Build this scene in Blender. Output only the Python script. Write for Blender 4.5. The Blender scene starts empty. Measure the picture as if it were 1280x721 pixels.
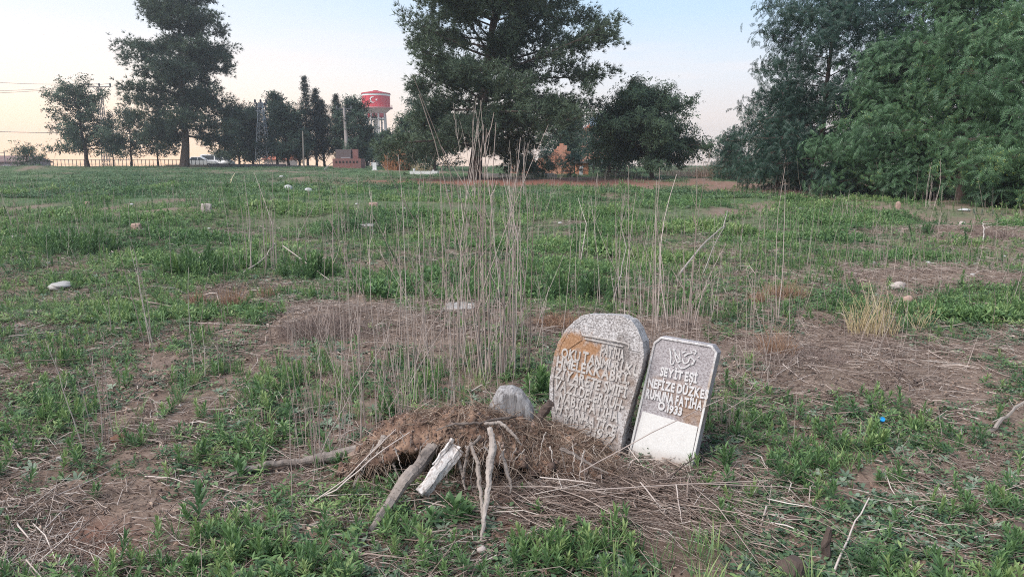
import bpy, math, random
import numpy as np
from mathutils import Vector, Matrix

R = math.radians
rng = np.random.default_rng(7)
random.seed(7)
S = bpy.context.scene
COL = S.collection

# ------------------------------------------------------------------ camera
PITCH = 9.25
cd = bpy.data.cameras.new('camera')
cam = bpy.data.objects.new('camera', cd)
COL.objects.link(cam)
cam.location = (0, 0, 1.5)
cam.rotation_euler = (R(90 - PITCH), 0, 0)
cd.sensor_width = 36
cd.lens = 26
cd.clip_start = 0.05
cd.clip_end = 6000
S.camera = cam

# ------------------------------------------------------------------ world
S.view_settings.view_transform = 'Standard'
S.view_settings.look = 'None'
S.view_settings.gamma = 1
S.view_settings.exposure = 1.32
S.cycles.filter_width = 1.05
S.cycles.use_denoising = False
world = bpy.data.worlds.new('World')
S.world = world
world.use_nodes = True


class NT:
    def __init__(s, t):
        s.t = t

    def n(s, typ, **kw):
        nd = s.t.nodes.new(typ)
        for k, v in kw.items():
            if k.startswith('i_'):
                key = k[2:]
                key = int(key) if key.isdigit() else key
                nd.inputs[key].default_value = v
            else:
                setattr(nd, k, v)
        return nd

    def l(s, a, b):
        s.t.links.new(a, b)

    def ramp(s, fac, stops, interp='LINEAR'):
        nd = s.t.nodes.new('ShaderNodeValToRGB')
        cr = nd.color_ramp
        cr.interpolation = interp
        while len(cr.elements) < len(stops):
            cr.elements.new(0.5)
        for e, (p, c) in zip(cr.elements, stops):
            e.position = p
            e.color = (*c, 1) if len(c) == 3 else c
        if fac is not None:
            s.l(fac, nd.inputs[0])
        return nd.outputs[0]

    def math(s, op, a, b=None, clamp=False):
        nd = s.t.nodes.new('ShaderNodeMath')
        nd.operation = op
        nd.use_clamp = clamp
        for i, v in enumerate((a, b)):
            if v is None:
                continue
            if isinstance(v, (int, float)):
                nd.inputs[i].default_value = v
            else:
                s.l(v, nd.inputs[i])
        return nd.outputs[0]

    def mix(s, fac, a, b, mode='MIX'):
        nd = s.t.nodes.new('ShaderNodeMix')
        nd.data_type = 'RGBA'
        nd.blend_type = mode
        for i, v in ((0, fac), (6, a), (7, b)):
            if isinstance(v, (int, float)):
                nd.inputs[i].default_value = v
            elif isinstance(v, tuple):
                nd.inputs[i].default_value = (*v, 1)
            else:
                s.l(v, nd.inputs[i])
        return nd.outputs[2]

    def noise(s, vec, scale, detail=4, rough=0.55, out=0):
        nd = s.t.nodes.new('ShaderNodeTexNoise')
        nd.inputs['Scale'].default_value = scale
        nd.inputs['Detail'].default_value = detail
        nd.inputs['Roughness'].default_value = rough
        if vec is not None:
            s.l(vec, nd.inputs['Vector'])
        return nd.outputs[out]


FILL_ROT = -125.0      # added soft fill from left behind the camera; the sunset glow lies ahead left
FILL_EL = 48.0
w = NT(world.node_tree)
bg = world.node_tree.nodes['Background']
sky = w.n('ShaderNodeTexSky', sky_type='NISHITA', sun_disc=False)
sky.sun_elevation = R(3.0)
sky.sun_rotation = R(-48)
sky.dust_density = 1.0
gam = w.n('ShaderNodeGamma')
w.l(sky.outputs[0], gam.inputs[0])
gam.inputs[1].default_value = 0.30
tc = w.n('ShaderNodeTexCoord')
sep = w.n('ShaderNodeSeparateXYZ')
w.l(tc.outputs['Generated'], sep.inputs[0])
z = sep.outputs[2]
# towards the sunset (left) / away from it (right)
left = w.ramp(z, [(0.0, (1.55, .86, .38)), (0.04, (1.38, .90, .52)), (0.10, (1.04, .90, .78)),
                  (0.17, (.74, .79, .86)), (0.26, (.50, .66, .84)), (0.6, (.34, .44, .60)), (1.0, (.28, .37, .52))])
right = w.ramp(z, [(0.0, (.88, .70, .60)), (0.06, (.86, .75, .70)), (0.12, (.72, .77, .84)),
                   (0.19, (.48, .67, .88)), (0.27, (.36, .57, .80)), (0.6, (.28, .40, .58)), (1.0, (.26, .36, .52))])
az = w.n('ShaderNodeVectorMath', operation='DOT_PRODUCT')
w.l(tc.outputs['Generated'], az.inputs[0])
az.inputs[1].default_value = (math.sin(R(-48)), math.cos(R(-48)), 0)
azf = w.n('ShaderNodeMapRange', interpolation_type='SMOOTHSTEP')
w.l(az.outputs['Value'], azf.inputs[0])
azf.inputs[1].default_value = 0.55
azf.inputs[2].default_value = 1.0
grad = w.mix(azf.outputs[0], right, left)
# faint pink streaks of high cloud
mp = w.n('ShaderNodeMapping')
w.l(tc.outputs['Generated'], mp.inputs[0])
mp.inputs['Scale'].default_value = (1.2, 1.2, 11.0)
mp.inputs['Rotation'].default_value = (0, R(4), 0)
cl = w.noise(mp.outputs[0], 3.2, 4, 0.5)
clf = w.ramp(cl, [(0.50, (0, 0, 0)), (0.72, (1, 1, 1))])
band = w.ramp(z, [(0.04, (0, 0, 0)), (0.09, (1, 1, 1)), (0.13, (1, 1, 1)), (0.2, (0, 0, 0))])
clm = w.mix(1.0, clf, band, 'MULTIPLY')
clm = w.mix(1.0, clm, (.45, .45, .45), 'MULTIPLY')
grad = w.mix(clm, grad, (.95, .80, .76))
skyc = w.mix(0.90, gam.outputs[0], grad)
skyc = w.mix(1.0, skyc, (4.15, 4.15, 4.2), 'MULTIPLY')
w.l(skyc, bg.inputs[0])
bg.inputs[1].default_value = 0.12

fill_lamp = bpy.data.lights.new('fill_lamp', 'SUN')  # unseen fill lamp, added to brighten the faces turned to the camera
fill_lamp.energy = 2.1
fill_lamp.angle = R(45)
fill_lamp.color = (1.0, .94, .90)
so = bpy.data.objects.new('fill_lamp', fill_lamp)
COL.objects.link(so)
a = R(FILL_ROT)
sd = Vector((math.sin(a) * math.cos(R(FILL_EL)), math.cos(a) * math.cos(R(FILL_EL)), math.sin(R(FILL_EL))))
so.rotation_euler = sd.to_track_quat('Z', 'Y').to_euler()
so.location = (-10, -10, 20)

# ------------------------------------------------------------------ height field and pixel helpers
_p = R(PITCH)
FPX = 924.0


def ray(px, py):
    u = (px - 640) / FPX
    v = (360.5 - py) / FPX
    return np.array([u, math.cos(_p) + v * math.sin(_p), -math.sin(_p) + v * math.cos(_p)])


def proj(x, y, zz):
    dz = zz - 1.5
    f = y * math.cos(_p) - dz * math.sin(_p)
    up = y * math.sin(_p) + dz * math.cos(_p)
    f = np.maximum(f, 0.05)
    return 640 + FPX * x / f, 360.5 - FPX * up / f


_HT = rng.random((256, 256))


def vnoise(x, y, sc, seed=0):
    x = np.asarray(x, float) / sc + 37.3 * seed + 1000
    y = np.asarray(y, float) / sc + 91.7 * seed + 1000
    xi = np.floor(x).astype(int)
    yi = np.floor(y).astype(int)
    fx = x - xi
    fy = y - yi
    fx = fx * fx * (3 - 2 * fx)
    fy = fy * fy * (3 - 2 * fy)
    g = lambda i, j: _HT[(xi + i) % 256, (yi + j) % 256]
    return (g(0, 0) * (1 - fx) + g(1, 0) * fx) * (1 - fy) + (g(0, 1) * (1 - fx) + g(1, 1) * fx) * fy


def fnoise(x, y, sc, seed=0, octv=3):
    s = 0
    t = 0
    for k in range(octv):
        s = s + vnoise(x, y, sc / 2 ** k, seed + k) / 1.7 ** k
        t += 1 / 1.7 ** k
    return s / t


def bump(x, y, cx, cy, rx, ry, h):
    d2 = ((x - cx) / rx) ** 2 + ((y - cy) / ry) ** 2
    return h * np.exp(-d2)


MOUNDS = []


def hbase(x, y):
    x = np.asarray(x, float)
    y = np.asarray(y, float)
    yy = np.clip(y, 0, 94)
    z0 = 0.0179 * yy
    z0 = z0 - np.clip(y - 94, 0, 40) * 0.04
    return z0


def hgt(x, y):
    x = np.asarray(x, float)
    y = np.asarray(y, float)
    z0 = hbase(x, y)
    near = np.clip(1 - (y - 60) / 35, 0, 1)
    z0 = z0 + (fnoise(x, y, 2.6, 3, 2) - .5) * 0.11 * near + (vnoise(x, y, .5, 9) - .5) * 0.03 * near \
        + (vnoise(x, y, 12, 5) - .5) * 0.28 * near * np.clip((y - 6) / 10, 0, 1) \
        + (fnoise(x, y, 3.2, 15, 2) - .5) * 0.30 * near * np.clip((y - 6) / 6, 0, 1)
    for m in MOUNDS:
        z0 = z0 + bump(x, y, *m)
    return z0


def G(px, py):
    """ground point seen at photo pixel (px, py)"""
    r = ray(px, py)
    ts = np.concatenate([np.arange(2, 12, .02), np.arange(12, 100, .1)])
    P = r[None] * ts[:, None] + np.array([0, 0, 1.5])
    dz = P[:, 2] - hgt(P[:, 0], P[:, 1])
    k = np.argmax(dz < 0)
    if dz[k] >= 0:
        k = len(ts) - 1
    return Vector(P[k])


def P_(px, py, Y):
    """point on the ray of photo pixel (px, py) at distance Y"""
    r = ray(px, py)
    t = Y / r[1]
    return Vector((r[0] * t, Y, 1.5 + r[2] * t))


def gz(x, y):
    return float(hgt(x, y))


def gmound(px, py, rx, ry, h):
    g = G(px, py)
    MOUNDS.append((g.x, g.y, rx, ry, h))


gmound(1190, 350, 1.5, .55, .10)
gmound(1240, 292, 1.5, .8, .12)
gmound(1010, 470, .9, .6, .05)
gmound(410, 402, .65, .40, .10)
gmound(700, 395, .5, .4, .06)
gmound(45, 214, 3.5, 2.5, .5)

# ------------------------------------------------------------------ objects helpers


def tag(o, label=None, cat=None, group=None, kind=None):
    if label:
        o['label'] = label
    if cat:
        o['category'] = cat
    if group:
        o['group'] = group
    if kind:
        o['kind'] = kind
    return o


def empty(name, loc, rz=0):
    o = bpy.data.objects.new(name, None)
    COL.objects.link(o)
    o.location = loc
    o.rotation_euler = (0, 0, rz)
    o.empty_display_size = .2
    return o


def np_mesh(name, V, Fq, mats, parent=None, tint=None, smooth=False, fmat=None, loc=None, world_coords=True):
    """quads (N,4) or list of lists; V in the coordinates given"""
    V = np.asarray(V, np.float32).reshape(-1, 3).copy()
    if loc is not None and world_coords:
        V -= np.array(loc, np.float32)
    me = bpy.data.meshes.new(name)
    if isinstance(Fq, np.ndarray):
        n, k = Fq.shape
        me.vertices.add(len(V))
        me.vertices.foreach_set('co', V.ravel())
        me.loops.add(n * k)
        me.loops.foreach_set('vertex_index', Fq.astype(np.int32).ravel())
        me.polygons.add(n)
        me.polygons.foreach_set('loop_start', np.arange(0, n * k, k, dtype=np.int32))
        me.polygons.foreach_set('loop_total', np.full(n, k, np.int32))
        if smooth:
            me.polygons.foreach_set('use_smooth', np.ones(n, bool))
        me.update(calc_edges=True)
    else:
        me.from_pydata([tuple(v) for v in V.tolist()], [], [tuple(f) for f in Fq])
        if smooth:
            for p in me.polygons:
                p.use_smooth = True
        me.update()
    if tint is not None:
        at = me.attributes.new('tint', 'FLOAT', 'POINT')
        at.data.foreach_set('value', np.asarray(tint, np.float32))
    for m in (mats if isinstance(mats, (list, tuple)) else [mats]):
        me.materials.append(m)
    if fmat is not None:
        me.polygons.foreach_set('material_index', np.asarray(fmat, np.int32))
    o = bpy.data.objects.new(name, me)
    COL.objects.link(o)
    if parent is not None:
        o.parent = parent
    elif loc is not None:
        o.location = loc
    return o


class MB:
    """collects pieces, builds ONE mesh"""

    def __init__(s):
        s.V = []
        s.F = []
        s.T = []
        s.n = 0

    def add(s, V, F, t=0.5):
        V = np.asarray(V, float).reshape(-1, 3)
        s.V.append(V)
        s.F += [tuple(int(i) + s.n for i in f) for f in F]
        s.T.append(np.full(len(V), t))
        s.n += len(V)
        return s

    def box(s, c, d, rz=0, M=None, t=0.5, taper=1.0):
        x, y, zz = d[0] / 2, d[1] / 2, d[2] / 2
        V = [(-x, -y, -zz), (x, -y, -zz), (x, y, -zz), (-x, y, -zz),
             (-x * taper, -y * taper, zz), (x * taper, -y * taper, zz), (x * taper, y * taper, zz), (-x * taper, y * taper, zz)]
        V = np.array(V)
        if rz:
            c_, s_ = math.cos(rz), math.sin(rz)
            V = V @ np.array([[c_, s_, 0], [-s_, c_, 0], [0, 0, 1]])
        if M is not None:
            V = V @ np.array(M.to_3x3()).T
        V = V + np.array(c)
        return s.add(V, [(0, 3, 2, 1), (4, 5, 6, 7), (0, 1, 5, 4), (1, 2, 6, 5), (2, 3, 7, 6), (3, 0, 4, 7)], t)

    def tube(s, pts, rad, sides=6, t=0.5, wob=0, flat=1.0, cap=True, groove=0):
        pts = np.asarray(pts, float)
        n = len(pts)
        rad = np.broadcast_to(np.asarray(rad, float), (n,)) if np.ndim(rad) == 0 else np.asarray(rad, float)
        tg = np.gradient(pts, axis=0)
        tg /= np.linalg.norm(tg, axis=1)[:, None] + 1e-9
        ref = np.array([0, 0, 1.]) if abs(tg[0][2]) < .9 else np.array([1., 0, 0])
        V = []
        u = np.cross(tg[0], ref)
        u /= np.linalg.norm(u)
        an = np.arange(sides) / sides * 2 * np.pi
        gm = 1 + groove * (rng.random(sides) - .6) * 2 if groove else 1
        for i in range(n):
            if groove:
                gm = gm * .9 + .1 * (1 + groove * (rng.random(sides) - .6) * 2)
                gm = gm * (1 + .10 * (rng.random() - .5))
            u = u - tg[i] * (u @ tg[i])
            u /= np.linalg.norm(u) + 1e-9
            v = np.cross(tg[i], u)
            rr = rad[i] * gm * (1 + (wob * (rng.random(sides) - .5) * 2 if wob else 0))
            V.append(pts[i] + (np.cos(an) * rr)[:, None] * u + (np.sin(an) * rr * flat)[:, None] * v)
        V = np.concatenate(V)
        F = []
        for i in range(n - 1):
            for k in range(sides):
                a_, b_ = i * sides + k, i * sides + (k + 1) % sides
                F.append((a_, b_, b_ + sides, a_ + sides))
        if cap:
            F.append(tuple(range(sides - 1, -1, -1)))
            F.append(tuple((n - 1) * sides + k for k in range(sides)))
        return s.add(V, F, t)

    def cyl(s, c, r0, r1, h, sides=24, t=.5):
        return s.tube([c, (c[0], c[1], c[2] + h)], [r0, r1], sides, t)

    def build(s, name, mat, parent=None, loc=None, smooth=False):
        V = np.concatenate(s.V)
        off = None
        if parent is not None:
            off = parent.location
        elif loc is not None:
            off = loc
        if off is not None:
            V = V - np.array(off)
        me = bpy.data.meshes.new(name)
        me.from_pydata(V.tolist(), [], s.F)
        at = me.attributes.new('tint', 'FLOAT', 'POINT')
        at.data.foreach_set('value', np.concatenate(s.T).astype(np.float32))
        if smooth:
            me.polygons.foreach_set('use_smooth', np.ones(len(me.polygons), bool))
        me.materials.append(mat)
        me.update()
        o = bpy.data.objects.new(name, me)
        COL.objects.link(o)
        if parent is not None:
            o.parent = parent
        elif loc is not None:
            o.location = loc
        return o


# ------------------------------------------------------------------ materials
MATS = {}


def mat(name, stops=None, rough=.8, bump=.0, bscale=40, spec=.3, noise=0.0, nscale=8, transl=0.0, tintamt=1.0, metal=0, extra=None):
    """tint attribute (0..1) -> colour ramp, broken up by noise"""
    m = bpy.data.materials.new(name)
    m.use_nodes = True
    t = NT(m.node_tree)
    b = m.node_tree.nodes['Principled BSDF']
    out = m.node_tree.nodes['Material Output']
    at = t.n('ShaderNodeAttribute', attribute_name='tint')
    co = t.n('ShaderNodeTexCoord').outputs['Object']
    f = at.outputs['Fac']
    if noise:
        nz = t.noise(co, nscale, 5, .6)
        nz = t.math('MULTIPLY', t.math('SUBTRACT', nz, .5), noise)
        f = t.math('ADD', f, nz, clamp=True)
    c = t.ramp(f, stops)
    if extra:
        c = extra(t, co, c)
    t.l(c, b.inputs['Base Color'])
    b.inputs['Roughness'].default_value = rough
    b.inputs['Metallic'].default_value = metal
    b.inputs['Specular IOR Level'].default_value = spec
    if bump:
        bn = t.n('ShaderNodeBump')
        bn.inputs['Strength'].default_value = bump
        bn.inputs['Distance'].default_value = .01
        t.l(t.noise(co, bscale, 6, .65), bn.inputs['Height'])
        t.l(bn.outputs[0], b.inputs['Normal'])
    if transl:
        tr = t.n('ShaderNodeBsdfTranslucent')
        t.l(c, tr.inputs[0])
        mx = t.n('ShaderNodeMixShader')
        mx.inputs[0].default_value = transl
        t.l(b.outputs[0], mx.inputs[1])
        t.l(tr.outputs[0], mx.inputs[2])
        t.l(mx.outputs[0], out.inputs['Surface'])
    MATS[name] = m
    return m


def flat(name, c, rough=.8, noise=.25, nscale=6, bump=.0, bscale=40, spec=.3, metal=0):
    lo = tuple(v * .72 for v in c)
    hi = tuple(min(1, v * 1.25) for v in c)
    return mat(name, [(0, lo), (.5, c), (1, hi)], rough, bump, bscale, spec, noise * 2, nscale, metal=metal)


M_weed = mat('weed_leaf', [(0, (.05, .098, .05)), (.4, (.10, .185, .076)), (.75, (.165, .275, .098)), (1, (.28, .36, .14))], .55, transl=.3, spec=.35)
M_sage = mat('sage_leaf', [(0, (.10, .15, .10)), (.6, (.20, .27, .19)), (1, (.27, .33, .24))], .7, transl=.2)
M_cover = mat('cover_leaf', [(0, (.038, .078, .046)), (.5, (.085, .155, .078)), (1, (.17, .25, .115))], .6, transl=.25)
M_straw = mat('straw', [(0, (.10, .07, .058)), (.35, (.22, .16, .13)), (.7, (.42, .34, .29)), (1, (.64, .57, .51))], .8)
M_stalk = mat('stalk', [(0, (.17, .125, .105)), (.5, (.34, .27, .235)), (1, (.54, .46, .41))], .85, noise=.5, nscale=9)
M_gold = mat('golden_grass', [(0, (.42, .32, .17)), (.5, (.64, .52, .31)), (1, (.74, .65, .45))], .7, transl=.2)
M_rust = mat('rusty_grass', [(0, (.22, .12, .08)), (.5, (.38, .23, .15)), (1, (.52, .37, .26))], .8, transl=.1)
M_pine = mat('pine_needles', [(0, (.04, .066, .05)), (.5, (.07, .105, .07)), (1, (.11, .15, .085))], .6, transl=.15)
M_decid = mat('dark_leaves', [(0, (.04, .07, .048)), (.5, (.066, .108, .065)), (1, (.11, .165, .085))], .6, transl=.25)
M_cyp = mat('cypress_leaves', [(0, (.03, .05, .038)), (.5, (.045, .07, .05)), (1, (.065, .095, .06))], .7, transl=.1)
M_frond = mat('frond_leaves', [(0, (.022, .052, .038)), (.45, (.038, .082, .055)), (.85, (.066, .128, .072)), (1, (.14, .19, .08))], .5, transl=.3, spec=.4)
M_frondl = mat('frond_leaves_light', [(0, (.038, .08, .048)), (.5, (.078, .152, .072)), (.84, (.11, .215, .095)), (1, (.32, .37, .11))], .5, transl=.3, spec=.4)
M_bark = mat('bark', [(0, (.05, .037, .032)), (.5, (.10, .072, .06)), (1, (.17, .13, .11))], .9, .8, 14, noise=.9, nscale=6)
M_barkp = mat('bark_pale', [(0, (.16, .13, .11)), (.5, (.27, .23, .20)), (1, (.4, .35, .31))], .9, .5, 14, noise=.8, nscale=6)
M_twig = mat('dry_twigs', [(0, (.14, .10, .09)), (.5, (.26, .195, .17)), (1, (.38, .31, .27))], .9)
M_concrete = flat('concrete', (.40, .38, .36), .9, .4, 3, .2, 30)
M_conc_dark = flat('dark_concrete', (.20, .18, .175), .9, .4, 1.5, .2, 30)
M_metal = flat('galvanised_metal', (.48, .49, .51), .5, .2, 3, metal=.3)
M_dkmetal = flat('dark_metal', (.09, .09, .10), .6, .2, 3)
M_white = flat('white_plaster', (.72, .71, .70), .8, .12, 2)
M_red = flat('red_paint', (.56, .035, .05), .6, .12, .4)
M_wpaint = flat('white_paint', (.82, .80, .78), .6, .06, .5)
M_glass = flat('dark_glass', (.05, .06, .07), .15, .1, 1, spec=.6)
M_roof = flat('roof_tile', (.40, .13, .075), .85, .3, 3)
M_rubber = flat('rubber', (.03, .03, .03), .8)
M_blue = flat('blue_plastic', (.02, .30, .72), .35, .05)
M_debris = flat('pale_litter', (.45, .45, .44), .6, .25, 20)
M_rock = flat('field_rock', (.42, .36, .33), .9, .5, 12, .6, 40)
M_rockw = flat('white_rock', (.38, .36, .34), .85, .35, 12, .4, 40)
M_rockp = flat('pink_rock', (.38, .26, .21), .9, .4, 12, .5, 40)


def brick_mat(name, c1, c2, mortar, scale):
    m = bpy.data.materials.new(name)
    m.use_nodes = True
    t = NT(m.node_tree)
    b = m.node_tree.nodes['Principled BSDF']
    co = t.n('ShaderNodeTexCoord').outputs['Object']
    s2 = t.n('ShaderNodeSeparateXYZ')
    t.l(co, s2.inputs[0])
    cb = t.n('ShaderNodeCombineXYZ')
    t.l(s2.outputs[0], cb.inputs[0])
    t.l(s2.outputs[2], cb.inputs[1])
    br = t.n('ShaderNodeTexBrick')
    t.l(cb.outputs[0], br.inputs['Vector'])
    br.inputs['Color1'].default_value = (*c1, 1)
    br.inputs['Color2'].default_value = (*c2, 1)
    br.inputs['Mortar'].default_value = (*mortar, 1)
    br.inputs['Scale'].default_value = scale
    c = t.mix(t.ramp(t.noise(co, 1.3, 5), [(.4, (0, 0, 0)), (.7, (.6, .6, .6))]), br.outputs[0], mortar)
    t.l(c, b.inputs['Base Color'])
    b.inputs['Roughness'].default_value = .9
    return m


M_brick = brick_mat('orange_brick', (.60, .24, .14), (.50, .18, .11), (.52, .33, .25), 3.2)
M_dbrick = brick_mat('dark_red_brick', (.26, .10, .085), (.20, .08, .07), (.17, .11, .10), 3.2)
M_dbrick2 = brick_mat('dark_brown_brick', (.14, .10, .095), (.11, .08, .08), (.12, .10, .10), 3.2)

# ------------------------------------------------------------------ patch masks (over the ground)
# photo-pixel ellipses: (px, py, rx, ry, strength); projected onto the field
DRY = [(1190, 345, 105, 24, 1.3), (1240, 292, 60, 22, 1.0), (410, 398, 95, 26, 1.2), (700, 392, 70, 22, .9), (280, 370, 70, 20, .8),
       (1100, 236, 190, 8, 1.6), (960, 236, 70, 6, 1.2), (650, 228, 230, 6.5, 2.0), (1200, 256, 90, 14, 1.0), (1050, 445, 160, 45, .8),
       (90, 640, 130, 70, .9), (120, 690, 70, 30, .6), (800, 610, 140, 60, 1.2), (620, 610, 120, 60, 1.0), (990, 480, 90, 60, .5),
       (1150, 480, 130, 30, .6), (30, 560, 60, 30, .3), (560, 400, 60, 40, .7), (920, 620, 90, 50, .4),
       (980, 370, 40, 18, .6), (820, 420, 60, 30, .7), (1250, 590, 50, 30, .5), (130, 350, 60, 10, .3),
       (520, 440, 120, 40, .5), (1180, 610, 80, 60, .35), (470, 690, 80, 25, .3), (700, 660, 50, 30, .4), (60, 400, 60, 14, .4)]
WET = [(60, 450, 90, 30, .5), (250, 480, 110, 50, .45), (150, 400, 160, 24, .4), (400, 500, 60, 50, .4), (250, 325, 50, 20, .6), (95, 300, 60, 16, .5), (700, 350, 100, 22, .9), (380, 330, 90, 30, .6), (300, 690, 110, 26, .9),
       (75, 505, 32, 20, .9), (330, 490, 60, 40, .35), (1090, 545, 60, 25, .9), (1140, 400, 80, 22, .6), (1230, 385, 60, 50, .4),
       (700, 690, 90, 28, .8), (900, 640, 40, 30, .6), (240, 600, 40, 26, .3), (120, 545, 30, 20, .3), (500, 640, 70, 30, .3),
       (1050, 300, 180, 30, .5), (600, 280, 300, 40, .5), (200, 240, 250, 14, .6), (930, 400, 60, 18, .6), (980, 620, 40, 30, .4),
       (500, 460, 40, 24, .5), (620, 460, 40, 24, .5), (560, 620, 50, 24, .5), (1200, 660, 90, 40, .5), (900, 560, 40, 22, .6)]


def masks(x, y, hh=None):
    if hh is None:
        hh = hgt(x, y)
    px, py = proj(x, y, hh)
    ok = y > 1.5
    d = np.zeros_like(px)
    g = np.zeros_like(px)
    # wobble the outline of the patches
    wx = (vnoise(x, y, .35 + 0 * x, 21) - .5)
    wy = (vnoise(x, y, .35 + 0 * x, 22) - .5)
    for (cx, cy, rx, ry, s) in DRY:
        q = ((px - cx) / rx + wx * .9) ** 2 + ((py - cy) / ry + wy * .9) ** 2
        d = d + s * np.exp(-q ** 1.5)
    for (cx, cy, rx, ry, s) in WET:
        q = ((px - cx) / rx + wx * .9) ** 2 + ((py - cy) / ry + wy * .9) ** 2
        g = g + s * np.exp(-q ** 1.5)
    d = np.where(ok, d, 0)
    g = np.where(ok, g, 0)
    far = np.clip((y - 5.5) / 8, 0, 1)
    base = 0.70 + .32 * far
    n1 = fnoise(x, y, 1.1, 31, 3)
    n2 = fnoise(x, y, 5.0, 41, 3)
    n3 = fnoise(x, y * .6, 2.4, 45, 3)
    green = base + (n1 - .5) * 1.5 + (n2 - .5) * .5 - np.clip((n3 - .53) * 6, 0, .95) * far + g - d * .62
    red = np.where(ok, 1.0 * np.exp(-(((px - 650) / 240) ** 2 + ((py - 228) / 7) ** 2) ** 1.5) + .6 * np.exp(-(((px - 1100) / 240) ** 2 + ((py - 238) / 12) ** 2) ** 1.5)
                   + .5 * np.exp(-(((px - 630) / 120) ** 2 + ((py - 640) / 45) ** 2)) + .8 * np.exp(-(((px - 120) / 60) ** 2 + ((py - 680) / 30) ** 2)), 0)
    return np.clip(green, 0, 1.2), np.clip(d, 0, 1), np.clip(red, 0, 1)


# ------------------------------------------------------------------ ground
def axis(a_, lo, hi, n, b):
    u0 = math.asinh((lo - a_) / b)
    u1 = math.asinh((hi - a_) / b)
    return a_ + b * np.sinh(np.linspace(u0, u1, n))


gx = axis(0, -700, 700, 620, 1.6)
gy = axis(2.6, -120, 900, 620, 1.6)
GX, GY = np.meshgrid(gx, gy)
GZ = hgt(GX, GY)
gr, dr, rd = masks(GX, GY, GZ)
# crumbly micro relief close to the camera, rougher where the soil is open
nearf = np.clip(1 - (GY - 4) / 8, 0, 1) * np.clip(1 - np.abs(GX) / 8, 0, 1)
GZ = GZ + nearf * ((vnoise(GX, GY, .12, 51) - .5) * .025 + (vnoise(GX, GY, .05, 52) - .5) * .018)
V = np.stack([GX, GY, GZ], -1).reshape(-1, 3)
ny, nx = GX.shape
ii = np.arange(ny * nx).reshape(ny, nx)
Fq = np.stack([ii[:-1, :-1], ii[:-1, 1:], ii[1:, 1:], ii[1:, :-1]], -1).reshape(-1, 4)


def ground_mat():
    m = bpy.data.materials.new('field_soil')
    m.use_nodes = True
    t = NT(m.node_tree)
    b = m.node_tree.nodes['Principled BSDF']
    co = t.n('ShaderNodeTexCoord').outputs['Object']
    A = lambda nm: t.n('ShaderNodeAttribute', attribute_name=nm).outputs['Fac']
    n1 = t.noise(co, 9, 8, .7)
    n2 = t.noise(co, 55, 6, .7)
    n3 = t.noise(co, 1.3, 5, .6)
    soil = t.ramp(n1, [(.3, (.085, .055, .043)), (.5, (.17, .112, .088)), (.7, (.28, .20, .16))])
    straw = t.ramp(n2, [(.3, (.12, .085, .065)), (.5, (.23, .175, .135)), (.68, (.38, .30, .24))])
    c = t.mix(t.ramp(n3, [(.35, (.15, .15, .15)), (.65, (.75, .75, .75))]), soil, straw)
    c = t.mix(t.math('MULTIPLY', A('dry'), .55, clamp=True), c, straw)
    red = t.ramp(n1, [(.3, (.13, .055, .038)), (.6, (.25, .115, .08)), (.75, (.32, .16, .115))])
    c = t.mix(A('red'), c, red)
    gc = t.ramp(n1, [(.3, (.05, .08, .04)), (.6, (.10, .15, .07)), (.8, (.14, .18, .09))])
    gf = t.math('MULTIPLY', A('far'), A('green'), clamp=True)
    c = t.mix(gf, c, gc)
    t.l(c, b.inputs['Base Color'])
    b.inputs['Roughness'].default_value = .95
    b.inputs['Specular IOR Level'].default_value = .15
    bn = t.n('ShaderNodeBump')
    bn.inputs['Strength'].default_value = .9
    bn.inputs['Distance'].default_value = .02
    t.l(t.mix(.5, n1, n2), bn.inputs['Height'])
    t.l(bn.outputs[0], b.inputs['Normal'])
    return m


ground = np_mesh('ground', V, Fq, ground_mat(), smooth=True)
for nm, arr in (('green', gr), ('dry', dr), ('red', rd), ('far', np.clip((GY - 6) / 20, 0, .85))):
    at = ground.data.attributes.new(nm, 'FLOAT', 'POINT')
    at.data.foreach_set('value', arr.astype(np.float32).ravel())
tag(ground, kind='structure', label='weedy field of bare brown soil rising gently to its far edge')


# ------------------------------------------------------------------ scatter helpers
def rot_from(dirs, spin):
    """matrices whose z axis is dirs, spun about it"""
    d = dirs / (np.linalg.norm(dirs, axis=1)[:, None] + 1e-9)
    ref = np.where(np.abs(d[:, 2:3]) < .95, np.array([[0, 0, 1.]]), np.array([[1., 0, 0]]))
    u = np.cross(ref, d)
    u /= np.linalg.norm(u, axis=1)[:, None] + 1e-9
    v = np.cross(d, u)
    c, s = np.cos(spin)[:, None], np.sin(spin)[:, None]
    X = u * c + v * s
    Y = -u * s + v * c
    return np.stack([X, Y, d], -1)      # columns


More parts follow.
